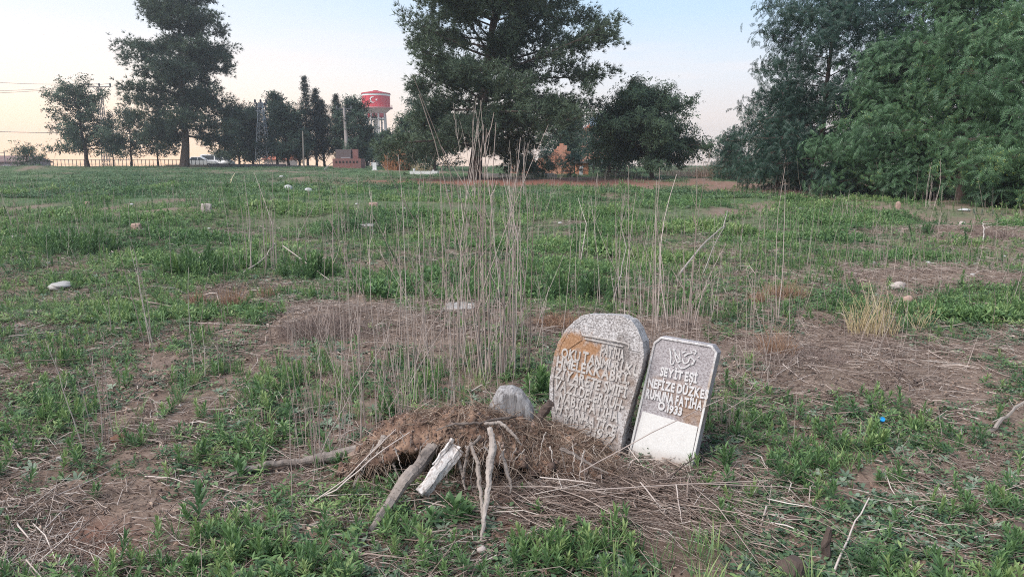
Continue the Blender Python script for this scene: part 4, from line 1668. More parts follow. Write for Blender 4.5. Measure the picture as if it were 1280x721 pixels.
# ---- dry twiggy mounds and grass tufts
def tuft(px, py, w_px, h_px, label, m, n=260, name='dry_grass_tuft', cat='grass tuft', lean=.45, r=.0012, group='dry grass tufts', curl=.12):
    c = G(px, py)
    sp = w_px / FPX * c.y / 2
    H = h_px / FPX * c.y
    a_ = rng.uniform(0, 6.28, n)
    q = np.sqrt(rng.random(n)) * sp
    x, y = c.x + np.cos(a_) * q, c.y + np.sin(a_) * q * .7
    H = H * (1.05 - .6 * (q / sp) ** 2) * (.6 + .9 * vnoise(x, y, sp * .35, 7))
    P0 = np.stack([x, y, hgt(x, y) - .01], -1)
    D = np.stack([rng.normal(0, lean, n) + np.cos(a_) * q / sp * lean * .6, rng.normal(0, lean, n), np.ones(n)], -1)
    L = H * rng.uniform(.4, 1.1, n)
    o = build_sticks(name, P0, D, L, rng.uniform(.6, 1.5, n) * r * (1 + c.y * .04), np.clip(rng.normal(.5, .25, n), 0, 1), m, None, Vector((c.x, c.y, c.z)), curl)
    tag(o, label, cat, group)
    return o


tuft(1090, 418, 60, 60, 'tall golden grass tuft with feathery heads on the right', M_gold, 170, lean=.22, r=.0018)
tuft(1150, 412, 30, 40, 'small sparse golden grass tuft right of the tall golden one', M_gold, 26, lean=.3, r=.0014)
tuft(978, 372, 56, 26, 'orange-brown dry grass tuft at the foot of the single tall stalk', M_rust, 500, lean=.7)
tuft(972, 445, 44, 40, 'pale rusty grass tuft below the single tall stalk', M_rust, 320, lean=.35)
tuft(945, 378, 26, 20, 'small rusty grass tuft left of the orange-brown tuft', M_rust, 180, lean=.5)
tuft(288, 385, 34, 34, 'rusty dry grass tuft on the left, right one of two', M_rust, 260, lean=.35)
tuft(248, 382, 30, 24, 'rusty dry grass tuft on the left, left one of two', M_rust, 200, lean=.35)
tuft(335, 372, 24, 22, 'small rusty grass tuft below the comb of stalks', M_rust, 150, lean=.35)
tuft(700, 408, 60, 26, 'reddish dry tangle behind the top of the large headstone', M_rust, 700, 'dry_bush', 'dry bush', .9, .0014, 'dry bushes', .3)
tuft(412, 418, 120, 34, 'wide grey-brown tangle of dead stems left of the middle stands', M_twig, 1500, 'dry_bush', 'dry bush', .9, .0012, 'dry bushes', .3)
tuft(1046, 332, 34, 10, 'small grey-brown tangle of dead stems in the right field', M_twig, 200, 'dry_bush', 'dry bush', 1.0, .0016, 'dry bushes', .3)
tuft(1000, 450, 120, 26, 'low grey mat of dead stems below the golden grass', M_twig, 900, 'dry_bush', 'dry bush', 1.2, .0011, 'dry bushes', .3)
tuft(1250, 300, 60, 16, 'reddish heap of dead stems at the right edge', M_twig, 500, 'dry_bush', 'dry bush', 1.2, .0018, 'dry bushes', .3)

# ---- green plants big enough to single out
def plant(px, py, h_px, w_px, label, temps, m, n, tin=.5, name='leafy_weed', sc=1.0, cat='weed', group='single green weeds'):
    c = G(px, py)
    sp = w_px / FPX * c.y / 2
    H = h_px / FPX * c.y
    a_ = rng.uniform(0, 6.28, n)
    q = np.sqrt(rng.random(n)) * sp
    x, y = c.x + np.cos(a_) * q, c.y + np.sin(a_) * q * .8
    P0 = np.stack([x, y, hgt(x, y) - .005 + H * 0], -1)
    D = np.stack([np.cos(a_) * q / max(sp, .01) * .35, np.sin(a_) * q / max(sp, .01) * .35, np.ones(n)], -1)
    s_ = H / .17 * rng.uniform(.5, 1.15, n) * sc * (1 - .55 * (q / max(sp, .01)) ** 2)
    o = scatter(name, temps, P0, D, s_, np.clip(rng.normal(tin, .1, n), 0, 1), m, None, Vector((c.x, c.y, c.z)))
    tag(o, label, cat, group)
    return o


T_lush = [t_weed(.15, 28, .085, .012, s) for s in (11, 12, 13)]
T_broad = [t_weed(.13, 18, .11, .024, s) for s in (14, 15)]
plant(560, 652, 62, 50, 'broad-leaved green weed growing under the stump roots', T_broad, M_weed, 7, .35)
plant(545, 700, 44, 90, 'green weeds along the bottom edge left of the vertical root', T_lush, M_weed, 10, .6)
plant(75, 525, 36, 60, 'round bright green weed clump at lower left', T_lush, M_weed, 20, .6)
plant(112, 545, 30, 30, 'smaller green clump right of the round lower-left clump', T_lush, M_weed, 7, .5)
plant(245, 655, 60, 22, 'single upright green weed among straw at lower left', T_lush, M_weed, 3, .55)
plant(112, 628, 44, 24, 'upright green weed standing alone in the straw at far lower left', T_lush, M_weed, 3, .5)
plant(470, 618, 54, 30, 'upright green weed left of the leaning roots', T_lush, M_weed, 5, .5)
plant(318, 700, 64, 90, 'lush green weed patch at the bottom left of centre', T_lush, M_weed, 18, .7)
plant(225, 716, 50, 60, 'green weeds at the bottom edge near the left corner', T_lush, M_weed, 9, .65)
plant(175, 555, 40, 40, 'green weeds near the upright dry stems at lower left', T_lush, M_weed, 9, .45)
plant(672, 700, 60, 70, 'lush green weeds at the bottom below the stump', T_lush, M_weed, 14, .7)
plant(740, 690, 50, 46, 'green weeds at the bottom under the straw heap', T_lush, M_weed, 8, .6)
plant(895, 655, 60, 40, 'green weeds rising from the right end of the straw heap', T_lush, M_weed, 7, .55)
plant(1085, 560, 40, 60, 'bright green weed clump beside the blue bottle cap', T_lush, M_weed, 16, .75)
plant(1120, 605, 34, 50, 'green weeds just in front of the bottle cap clump', T_lush, M_weed, 9, .55)
plant(960, 585, 36, 30, 'green weed clump right of the white headstone foot', T_lush, M_weed, 8, .5)
plant(905, 590, 44, 20, 'upright green weed touching the white headstone', T_lush, M_weed, 5, .5)
plant(672, 495, 44, 34, 'green weeds pressed against the left side of the large headstone', T_lush, M_weed, 9, .6)
plant(805, 575, 30, 14, 'grey-green sprig growing between the two headstones', T_broad, M_sage, 3, .6)
plant(1220, 640, 44, 60, 'green weeds at the lower right edge', T_lush, M_weed, 12, .5)
plant(1180, 560, 30, 70, 'green weeds beside the brown stick on the right', T_lush, M_weed, 9, .45)
plant(300, 600, 34, 50, 'broad green leaves under the tip of the long left root', T_broad, M_weed, 5, .45)
plant(510, 455, 26, 60, 'green weeds behind the dry stalks above the stump', T_lush, M_weed, 12, .5)
plant(480, 520, 30, 40, 'green weeds at the back left of the stump', T_lush, M_weed, 9, .5)
plant(1095, 720, 44, 70, 'fern-like green weeds at the bottom right around the mossy post', T_lush, M_weed, 8, .35)
plant(920, 720, 36, 60, 'broad dull green leaves at the bottom right of centre', T_broad, M_sage, 6, .3)
plant(760, 715, 28, 60, 'grey-green leafy weed at the bottom centre', T_broad, M_sage, 7, .5)
# leafy bushes in the middle of the field
T_bush = [t_weed(.17, 34, .06, .011, s, 2) for s in (21, 22, 23)]
plant(250, 342, 38, 90, 'dense green bushy weed left of the comb of stalks', T_bush, M_weed, 80, .5)
plant(100, 315, 32, 90, 'dense green bushy weed on the left', T_bush, M_weed, 80, .45)
plant(385, 345, 34, 70, 'dense green bushy weed right of the comb of stalks', T_bush, M_weed, 66, .5)
plant(715, 372, 36, 130, 'long bank of green weeds behind the large headstone', T_bush, M_weed, 90, .4)
plant(1150, 292, 16, 40, 'green bush far right before the straw mound', T_bush, M_weed, 26, .25)
plant(1230, 268, 10, 46, 'low grey-green bush at the right edge', T_bush, M_sage, 24, .4)

# ================================================================== STICKS, STONES AND LITTER
def stick(pts, rad, label, m=None, name='twig', cat='stick', group='fallen stems', t=.75, wob=.1, sides=6, forks=()):
    """pts: (px, py, lift over the ground) - laid on the ground"""
    q = []
    for (a_, b_, lf) in pts:
        g = G(a_, b_)
        q.append((g.x, g.y, g.z + lf))
    q = np.array(q)
    t_ = np.linspace(0, len(q) - 1, (len(q) - 1) * 4 + 1)
    q = np.stack([np.interp(t_, range(len(q)), q[:, k]) for k in range(3)], -1)
    q[1:-1] += rng.normal(0, rad * .5, q[1:-1].shape)
    mb = MB()
    mb.tube(q, np.linspace(rad, rad * .5, len(q)), sides, t, wob)
    for (f, dx, dy, dz) in forks:
        k = int(f * (len(q) - 1))
        mb.tube([q[k], q[k] + np.array([dx, dy, dz]) * .5 + rng.normal(0, .004, 3), q[k] + np.array([dx, dy, dz])], [rad * .6, rad * .45, rad * .25], 5, t, wob)
    o = mb.build(name, m or M_stalk, None, Vector(tuple(q[0])))
    tag(o, label, cat, group)


def stem3(pts, rad, label, t=.85, m=None):
    q = px_path(pts, rad * .3)
    mb = MB()
    mb.tube(q, np.linspace(rad, rad * .55, len(q)), 6, t, .05)
    o = mb.build('twig', m or M_stalk, None, Vector(tuple(q[0])))
    tag(o, label, 'stick', 'fallen stems')


stem3([(725, 590, 3.02), (815, 540, 3.12), (905, 497, 3.3)], .0028, 'thin stem slanting up across the foot of the white headstone', .6)
stem3([(286, 668, 2.98), (360, 640, 3.0), (420, 612, 3.02), (475, 565, 3.12), (512, 540, 3.2)], .0042, 'long pale stem slanting up towards the stump, upper one', .95)
stem3([(350, 655, 2.98), (430, 600, 3.0), (470, 560, 3.08), (495, 536, 3.15)], .0036, 'long pale stem slanting up towards the stump, steeper one', .85)
stem3([(284, 640, 3.05), (370, 620, 3.06), (465, 617, 3.05)], .0032, 'pale stem lying level under the long left root', .9)
stem3([(675, 596, 3.02), (720, 600, 2.98), (745, 604, 2.95)], .003, 'pale stem poking out of the straw heap', .9)
stem3([(800, 602, 2.95), (830, 640, 2.85), (858, 668, 2.8)], .0032, 'pale stem running down the front of the straw heap', .8)
stem3([(905, 515, 3.2), (960, 480, 3.4), (1000, 440, 3.7)], .0022, 'thin dark stem reaching right from the white headstone', .3)
stem3([(740, 612, 2.95), (830, 606, 2.95), (960, 600, 2.95)], .0028, 'long level stem across the right of the straw heap', .6)
stem3([(870, 604, 2.98), (980, 608, 3.0), (1010, 610, 3.0)], .0024, 'level stem right of the white headstone foot', .5)
stem3([(845, 605, 2.95), (850, 640, 2.8), (855, 665, 2.75)], .0028, 'short steep stem on the front of the straw heap', .8)
stick([(1232, 545, .02), (1255, 531, .05), (1282, 518, .09)], .013, 'thick brown branch lying at the right edge', M_barkp, 'fallen_branch', 'branch', 'fallen branches', .6, forks=((.5, -.1, -.03, -.02),))
stick([(1042, 722, .03), (1062, 680, .06), (1084, 650, .10)], .0045, 'pale stick slanting at the bottom right', t=.95)
stick([(1085, 650, .02), (1098, 668, .02), (1108, 685, .01)], .0035, 'short pale stick right of the slanting stick', t=.9)
stick([(1070, 690, .01), (1110, 700, .03), (1150, 722, .02)], .004, 'stick lying at the bottom right', t=.8)
stick([(1135, 672, .02), (1160, 700, .02), (1180, 722, .02)], .003, 'thin reddish stick at the bottom right', t=.3)
stick([(1010, 502, .02), (1060, 515, .01), (1080, 520, .01)], .003, 'pale stem lying above the bottle cap', t=.8)
stick([(1115, 590, .01), (1140, 592, .02), (1168, 600, .01)], .005, 'short grey stick in front of the green clump', t=.6)
stick([(905, 605, .01), (960, 608, .02), (1020, 610, .01)], .003, 'brown stem lying right of the headstones', t=.4)
stick([(1140, 447, .01), (1190, 450, .02), (1250, 455, .01)], .004, 'long level stick on the right bank of straw', t=.6)
stick([(978, 462, .04), (1005, 478, .01), (1020, 485, .01)], .004, 'pale stick slanting in the grey mat of stems', t=.8)
stick([(182, 600, .02), (215, 604, .03), (240, 610, .01)], .0035, 'pale level stem near the upright weed on the left', t=1.0)
stick([(62, 628, .02), (120, 605, .03), (170, 575, .02)], .0028, 'long slanting stem in the straw at lower left', t=.8)
stick([(30, 690, .01), (75, 650, .03), (110, 625, .02)], .0035, 'pale stem at the lower left corner', t=.9)
stick([(0, 640, .01), (12, 655, .02), (22, 672, .01)], .0035, 'short steep pale stem at the left edge', t=.9)
stick([(210, 722, .01), (290, 672, .03), (330, 650, .01)], .0035, 'dark thin stem at the bottom left of centre', t=.2)
stick([(140, 318, .05), (152, 330, .03), (165, 345, .02)], .006, 'bent pale twig on the left of the field', t=.8)
stick([(255, 372, .03), (272, 378, .10), (278, 390, .02)], .007, 'short curved pale twig between the rusty tufts', t=.9)
stick([(250, 330, .10), (262, 340, .05), (276, 350, .02)], .006, 'pale twig leaning in the bushy weed', t=.9)
stick([(302, 345, .02), (330, 335, .12), (345, 322, .22)], .009, 'pale stick slanting across the comb of stalks', t=.8)
stick([(355, 330, .25), (385, 342, .12), (412, 352, .02)], .007, 'pale stick slanting down right of the comb of stalks', t=.8)
stick([(140, 370, .02), (200, 385, .04), (280, 395, .02)], .007, 'long level stem below the white rock', t=.5)
stick([(230, 405, .02), (320, 410, .02), (390, 412, .02)], .006, 'long level stem left of the dry bush', t=.6)
stick([(850, 346, .05), (882, 330, .32), (903, 318, .42), (907, 305, .55)], .013, 'curved grey branch arching up behind the white headstone', M_barkp, 'fallen_branch', 'branch', 'fallen branches', .8,
      forks=((.75, .05, .1, -.12), (.9, -.12, 0, .12)))
stick([(878, 345, .02), (890, 328, .20), (905, 312, .38)], .009, 'smaller grey branch beside the arching one', M_barkp, 'fallen_branch', 'branch', 'fallen branches', .7)
stick([(765, 385, .02), (775, 365, .2), (782, 345, .35), (775, 325, .5)], .008, 'bent grey stem left behind the large headstone', M_barkp, 'fallen_branch', 'branch', 'fallen branches', .6)
stick([(725, 335, .02), (732, 305, .35), (722, 285, .6)], .007, 'leaning pale stem in the far middle of the field', t=.8)
stick([(1228, 302, .02), (1229, 293, .1), (1226, 289, .16)], .012, 'white forked dead branch standing at the right', flat('bleached_branch', (.42, .37, .33)), 'fallen_branch', 'branch', 'fallen branches', .9,
      forks=((.6, .14, 0, .06), (.9, .16, .0, .0)))
stick([(288, 232, .02), (290, 229, .2), (294, 225, .38)], .03, 'yellowish broken stub leaning far out on the left', flat('yellow_wood', (.60, .50, .30)), 'fallen_branch', 'branch', 'fallen branches', .9)
stick([(405, 213, .02), (416, 206, .35), (424, 211, .1)], .05, 'pale bent branch at the far edge before the brick shed', M_barkp, 'fallen_branch', 'branch', 'fallen branches', .9)
stick([(280, 722, .01), (284, 680, .05), (282, 655, .12)], .003, 'thin dark upright twig at the bottom left', M_twig, t=.1)


def rock(px, py, w_px, h_px, label, m=None, name='stone', d=.8, cat='stone', group='loose stones', seed=1, lift=-.1, box=.0, sub=3):
    c = G(px, py)
    w_ = w_px / FPX * c.y / 2
    h_ = h_px / FPX * c.y / 2
    bm = bmesh.new()
    bmesh.ops.create_icosphere(bm, subdivisions=sub, radius=1)
    V = np.array([v.co[:] for v in bm.verts])
    F = [tuple(v.index for v in f.verts) for f in bm.faces]
    bm.free()
    if box:
        mx = np.abs(V).max(1)[:, None]
        V = V * (1 - box) + V / mx * box
    a1 = vnoise(V[:, 0] * 1 + V[:, 2] * 1.7 + seed * 3, V[:, 1] + V[:, 2] * .8, .8, seed) - .5
    a2 = vnoise(V[:, 0] * 1 - V[:, 2] * 1.7, V[:, 1] + V[:, 2] * 1.8, .3, seed + 3) - .5
    V = V * (1 + a1 * .45 * (1 - box * .7) + a2 * .16)[:, None]
    V = V * np.array([w_, w_ * d, h_]) + np.array([0, 0, h_ * (.8 + lift)])
    mb = MB()
    mb.add(V, F)
    mb.V[0] = mb.V[0] + np.array(c)
    o = mb.build(name, m or M_rock, None, c)
    if not box:
        o.data.polygons.foreach_set('use_smooth', np.ones(len(o.data.polygons), bool))
    tag(o, label, cat, group)
    return o


M_board = flat('faded_board', (.34, .32, .30), .8, .4, 12)
rock(77, 361, 26, 11, 'white rounded rock on the left of the field', M_rockw, seed=2, d=1.2)
rock(171, 290, 11, 12, 'brown upright block marker on the left of the field', M_rockp, 'marker_stone', .6, 'marker stone', 'rough marker stones', 3, 0, .75)
rock(170, 276, 11, 4, 'flat brown stone beside the upright block marker', M_rockp, seed=31)
rock(259, 267, 12, 14, 'grey upright block marker left of the comb of stalks', M_rock, 'marker_stone', .5, 'marker stone', 'rough marker stones', 4, 0, .75)
rock(467, 258, 11, 6, 'small orange-brown block in the middle distance', M_rockp, seed=5, box=.7)
rock(110, 259, 5, 8, 'tiny brown upright marker far on the left', M_rockp, 'marker_stone', .6, 'marker stone', 'rough marker stones', 6, 0, .7)
rock(18, 300, 12, 7, 'pale stone near the left edge', M_rockw, seed=7)
rock(361, 238, 10, 8, 'torn pale bag caught in weeds far on the left', M_debris, 'litter_bag', .6, 'litter', 'pale litter', 8)
rock(386, 240, 9, 6, 'small white rag right of the torn bag', M_debris, 'rag', .6, 'litter', 'pale litter', 9)
rock(352, 222, 6, 3, 'white scrap above the torn bag near the far edge', M_debris, 'paper_scrap', .6, 'litter', 'pale litter', 10)
rock(458, 284, 20, 5, 'pale blue-white slab lying in the middle distance', M_rockw, 'slab_piece', 1.5, 'slab', seed=11, box=.8)
rock(574, 385, 38, 5, 'flat grey slab lying behind the middle stalks', M_board, 'slab_piece', 1.2, 'slab', seed=12, box=.85)
rock(752, 308, 26, 5, 'pale grey slab in the field behind the large headstone', M_board, 'slab_piece', 1.2, 'slab', seed=13, box=.7)
rock(1121, 362, 20, 12, 'round grey stone on the right straw patch', M_rock, seed=14)
rock(1135, 379, 12, 12, 'pink pointed stone right of the round grey stone', M_rockp, seed=15, d=.7)
rock(1122, 261, 6, 10, 'small pinkish upright marker before the right trees', M_rockp, 'marker_stone', .6, 'marker stone', 'rough marker stones', 16, 0, .6)
rock(1205, 264, 14, 4, 'white flat scrap on the bare soil at right', M_debris, 'paper_scrap', .8, 'litter', 'pale litter', 17)
rock(1202, 283, 8, 8, 'grey stone at the foot of the right mound', M_rock, seed=18)
rock(1271, 384, 10, 5, 'pale stone near the right edge', M_rockw, seed=37)
rock(1150, 528, 12, 16, 'brown stump chip below the right bank', M_bark, 'wood_chip', .8, 'wood chip', 'wood chips', 19, box=.3)
rock(1139, 553, 20, 5, 'grey bent wood piece right of the bottle cap', M_barkp, 'wood_chip', .6, 'wood chip', 'wood chips', 20)
rock(990, 655, 16, 14, 'dark brown rotten wood lump at lower right', M_bark, 'wood_chip', .8, 'wood chip', 'wood chips', 21)
rock(953, 666, 20, 8, 'orange-brown bark chip left of the mossy post', M_rockp, 'wood_chip', .8, 'wood chip', 'wood chips', 22)
rock(1272, 665, 26, 16, 'reddish curled bark piece at the lower right edge', M_bark, 'wood_chip', .8, 'wood chip', 'wood chips', 23)
rock(1255, 672, 20, 10, 'dark bark piece left of the reddish curled one', M_bark, 'wood_chip', .8, 'wood chip', 'wood chips', 24)
rock(602, 690, 13, 11, 'small round pebble at the foot of the pale vertical root', M_rock, 'pebble', .9, 'pebble', seed=25)
rock(76, 576, 10, 9, 'small white stone in the straw at left', M_rockw, seed=26)
rock(150, 552, 22, 13, 'rust-brown clod behind the upright dry stems', flat('rust_soil', (.20, .11, .075), .95, .6, 30, .9), 'clod', .8, 'clod', seed=27)
rock(630, 650, 30, 8, 'reddish clod of soil below the stump', flat('red_soil', (.22, .13, .10), .95, .5, 20, .8), 'clod', 1.0, 'clod', seed=28)
rock(573, 668, 10, 8, 'small brown pebble between the roots', M_rockp, 'pebble', .9, 'pebble', seed=29)
rock(880, 506, 5, 3, 'tiny pale pebble right of the white headstone', M_rockw, 'pebble', .9, 'pebble', seed=30)
for k, (a_, b_, s_) in enumerate([(165, 257, 5), (240, 289, 6), (262, 287, 5), (238, 303, 4), (42, 264, 4), (420, 244, 5), (446, 256, 4), (217, 287, 3), (505, 262, 5),
                                  (640, 262, 5), (700, 280, 5), (780, 262, 4), (860, 260, 5), (1000, 262, 5), (1045, 300, 5), (1092, 330, 6), (1160, 330, 7), (1215, 345, 7),
                                  (1255, 322, 6), (1185, 318, 5), (560, 240, 5), (60, 330, 6), (115, 400, 6), (320, 300, 5)]):
    rock(a_, b_, s_, s_ * .6, where(a_, b_, 'tiny pale pebble'), M_rockw if k % 2 else M_debris, 'pebble', .9, 'pebble', 'tiny pale scraps in the field', 40 + k, sub=2)

# blue bottle cap
c = G(1101, 535)
bm_ = MB()
rc = .014
an = np.linspace(0, 2 * np.pi, 25)[:-1]
rr = rc * (1 + .03 * np.cos(an * 12))
V = np.concatenate([np.c_[np.cos(an) * rr, np.sin(an) * rr, np.zeros(24)], np.c_[np.cos(an) * rr, np.sin(an) * rr, np.full(24, .013)],
                    np.c_[np.cos(an) * rc * .88, np.sin(an) * rc * .88, np.full(24, .015)]])
F = [(j * 24 + i, j * 24 + (i + 1) % 24, (j + 1) * 24 + (i + 1) % 24, (j + 1) * 24 + i) for j in range(2) for i in range(24)] + [tuple(48 + i for i in range(24))]
V = V @ np.array(Matrix.Rotation(R(55), 3, 'X')).T + np.array(c) + np.array([0, 0, .05])
bm_.add(V, F)
o = bm_.build('bottle_cap', M_blue, None, c)
tag(o, 'small bright blue plastic bottle cap lying in the green weeds', 'bottle cap')

# mossy old post at the bottom right
c = G(1030, 700)
mb = MB()
mb.tube([(c.x, c.y, c.z - .05), (c.x + .006, c.y, c.z + .03), (c.x - .004, c.y, c.z + .06), (c.x + .004, c.y, c.z + .09), (c.x + .012, c.y, c.z + .13)], [.022, .018, .016, .015, .011], 11, .4, .2, groove=.5)
o = mb.build('old_post', M_bark, None, c)
tag(o, 'short rotten mossy post standing at the bottom right', 'post')
c = G(990, 722)
mb = MB()
mb.tube([(c.x, c.y, c.z - .03), (c.x, c.y, c.z + .04), (c.x + .01, c.y, c.z + .075)], [.055, .05, .03], 11, .4, .25)
o = mb.build('old_stub', M_bark, None, c)
tag(o, 'low rotten tree stub at the bottom right with straw on it', 'stump')

# ================================================================== TREES
def t_tuft(nb=11, L=1.0, W=.10, seed=0, cone=55):
    """tuft of needles opening along z"""
    r = random.Random(seed)
    parts = []
    for i in range(nb):
        a_ = r.uniform(0, 6.28)
        e = R(90 - r.uniform(5, cone))
        l_ = L * r.uniform(.6, 1.1)
        d = np.array([math.cos(e) * math.cos(a_), math.cos(e) * math.sin(a_), math.sin(e)])
        side = np.cross(d, [r.uniform(-1, 1), r.uniform(-1, 1), r.uniform(-1, 1)])
        side /= np.linalg.norm(side)
        p0, p1 = np.zeros(3), d * l_
        V = np.array([p0 - side * W * .5, p0 + side * W * .5, p1 + side * W * .15, p1 - side * W * .15])
        parts.append((V, [(0, 1, 2, 3)], r.uniform(-.2, .2)))
    return combine(parts)


def t_leaves(nb=8, L=.42, W=.26, spread=.55, seed=0):
    r = random.Random(seed)
    parts = []
    for i in range(nb):
        c = np.array([r.gauss(0, spread * .5), r.gauss(0, spread * .5), r.gauss(0, spread * .45)])
        v, q = leaf_strip(L * r.uniform(.7, 1.2), W * r.uniform(.7, 1.2), R(r.uniform(-50, 50)), R(r.uniform(-60, 20)), r.uniform(0, 6.28), c, 2)
        parts.append((v, q, r.uniform(-.25, .25)))
    return combine(parts)


def t_frond(nl=8, L=1.0, seed=0, droop=1.0):
    """pinnate leaf: rachis arching out along +x from z-axis base, paired leaflets"""
    r = random.Random(seed)
    parts = []
    p = np.zeros(3)
    e = R(45)
    for i in range(nl):
        e -= R(75) / nl * droop
        st = L / nl
        d = np.array([math.cos(e), 0, math.sin(e)])
        p1 = p + d * st
        # rachis
        W = .012
        V = np.array([p + [0, -W, 0], p + [0, W, 0], p1 + [0, W, 0], p1 + [0, -W, 0]])
        parts.append((V, [(0, 1, 2, 3)], -.1))
        ll = L * .25 * math.sin(math.pi * (i + 1.2) / (nl + 1.2)) ** .6
        for s_ in (-1, 1):
            ld = np.array([d[0] * .45, s_ * .85, d[2] * .45 - r.uniform(.1, .45)])
            ld /= np.linalg.norm(ld)
            wd = np.array([ld[1] * -s_, ld[0] * s_, 0]) * s_
            wd = d * .5 * L * .09
            V = np.array([p1 - wd * .4, p1 + ld * ll * .5 - wd, p1 + ld * ll, p1 + ld * ll * .5 + wd])
            parts.append((V, [(0, 1, 2, 3)], r.uniform(-.2, .2)))
        p = p1
    return combine(parts)


T_needle = [t_tuft(12, 1, .11, s) for s in range(5)]
T_leaf = [t_leaves(8, seed=s) for s in range(5)]
T_frond = [t_frond(8, 1, s, d) for s, d in ((0, 1.0), (1, 1.3), (2, .7), (3, 1.1))]


def rotz(v, a_):
    c, s = math.cos(a_), math.sin(a_)
    return np.array([v[0] * c - v[1] * s, v[0] * s + v[1] * c, v[2]])


def tree(name, label, x, y, H, Rr, prof, elev, temps, leafm, barkm=None, t0=.12, nl=40, sub=9, per_m=14, size=.3, spread=.18, trunk_r=.22,
         group=None, cat='tree', droop=.1, lean=(0, 0), top_taper=.15, subL=.38, seed=0, leaf_up=.4, tmean=.5, multi=1, sq=1.0, gaps=0.0, zbase=None, clumpy=0, limb_sides=5, asym=0.0):
    """tapered trunk, limbs and sub-branches as one part, foliage spread along the branches as the other"""
    st = np.random.default_rng(seed + 100)
    z0 = gz(x, y) - .1 if zbase is None else zbase
    rt = empty(name, (x, y, z0))
    tag(rt, label, cat, group)
    mb = MB()
    LP, LD = [], []
    for mtr in range(multi):
        npt = 9
        ma = st.uniform(0, 6.28)
        mo = 0 if multi == 1 else Rr * .35
        f = np.linspace(0, 1, npt)
        tp = np.stack([x + (lean[0] * f ** 1.2) + np.cos(ma) * mo * f + np.cumsum(st.normal(0, .012 * H, npt)) * .5 * (f > 0),
                       y + lean[1] * f + np.sin(ma) * mo * f + np.cumsum(st.normal(0, .012 * H, npt)) * .5 * (f > 0), z0 + f * H * .97], -1)
        tr = trunk_r * ((1 - f) ** .8 * (1 - top_taper * .2) + .04) / (1 if multi == 1 else 1.5)
        tr[0] *= 1.35
        mb.tube(tp, tr, 9, .45, .06)
        for i in range(nl // multi):
            t = t0 + (1 - t0) * ((i + .5) / (nl // multi)) ** .95 + st.normal(0, .012)
            t = min(max(t, t0), .99)
            L = Rr * prof(t) * st.uniform(.72, 1.12) * (1 + asym * math.cos(i * 2.39996))
            if gaps and st.random() < gaps:
                L *= .5
            if L < .12:
                L = .12
            az_ = i * 2.39996 + st.normal(0, .25)
            e = R(elev(t) + st.normal(0, 7))
            b = np.array([np.interp(t, f, tp[:, k]) for k in range(3)])
            d = np.array([math.cos(e) * math.cos(az_), math.cos(e) * math.sin(az_) * sq, math.sin(e)])
            pts = [b]
            m_ = 5
            for k in range(m_):
                d = d + np.array([st.normal(0, .09), st.normal(0, .09), st.normal(0, .07) - droop * .25])
                d /= np.linalg.norm(d)
                pts.append(pts[-1] + d * L / m_)
            pts = np.array(pts)
            lr = max(.012, trunk_r * .34 * (1 - t * .75) * min(1, L / Rr + .25))
            mb.tube(pts, np.linspace(lr, lr * .22, m_ + 1), limb_sides, .45, cap=False)
            for s_ in range(sub):
                g_ = st.uniform(.22, 1.0)
                if s_ == 0:
                    g_ = 1.0
                k = g_ * m_
                i0 = min(int(k), m_ - 1)
                q = pts[i0] * (1 - (k - i0)) + pts[i0 + 1] * (k - i0)
                dd = pts[i0 + 1] - pts[i0]
                dd /= np.linalg.norm(dd)
                sa = st.choice([-1, 1]) * R(st.uniform(20, 75)) if s_ else 0
                sd_ = rotz(dd, sa)
                sd_[2] += st.normal(.05, .28)
                sd_ /= np.linalg.norm(sd_)
                sl = max(.15, L * subL * st.uniform(.5, 1.2) * (1.15 - g_ * .5))
                sp_ = [q]
                for kk_ in range(3):
                    sd_ = sd_ + np.array([0, 0, -droop * .3]) + st.normal(0, .08, 3)
                    sd_ /= np.linalg.norm(sd_)
                    sp_.append(sp_[-1] + sd_ * sl / 3)
                sp_ = np.array(sp_)
                mb.tube(sp_, np.linspace(lr * .3, lr * .08, 4), 3, .45, cap=False)
                nn_ = max(3, int(per_m * sl))
                u = st.random(nn_) ** .8 * 3
                j0 = np.minimum(u.astype(int), 2)
                PP = sp_[j0] * (1 - (u - j0))[:, None] + sp_[j0 + 1] * (u - j0)[:, None]
                if clumpy:
                    PP = PP + st.normal(0, spread, (nn_, 3)) * (.4 + .6 * st.random((nn_, 1)))
                else:
                    PP = PP + st.normal(0, spread, (nn_, 3))
                LP.append(PP)
                LD.append(np.broadcast_to(sd_, (nn_, 3)) + st.normal(0, .45, (nn_, 3)) + np.array([0, 0, leaf_up]))
    mb.build('trunk', barkm or M_bark, rt)
    LP, LD = np.concatenate(LP), np.concatenate(LD)
    keep = LP[:, 2] > hgt(LP[:, 0], LP[:, 1]) + .05 if zbase is None else np.ones(len(LP), bool)
    LP, LD = LP[keep], LD[keep]
    n = len(LP)
    tn = np.clip(tmean + (fnoise(LP[:, 0] + LP[:, 1] * .3, LP[:, 2], Rr * .3, seed % 40, 2) - .5) * .7, 0, 1)
    scatter('crown', temps, LP, LD, size * st.uniform(.65, 1.25, n), tn, leafm, rt)
    print(name, n)
    return rt


def at(px, Y):
    return float(P_(px, 300, Y)[0])


pine_prof = lambda t: np.interp(t, [0, .12, .3, .55, .75, .9, 1], [.75, .95, 1.0, .92, .72, .42, .08])
round_prof = lambda t: np.interp(t, [0, .2, .45, .7, .9, 1], [.7, .95, 1.0, .85, .5, .15])
col_prof = lambda t: np.interp(t, [0, .1, .5, .85, 1], [.75, .95, 1.0, .6, .06])

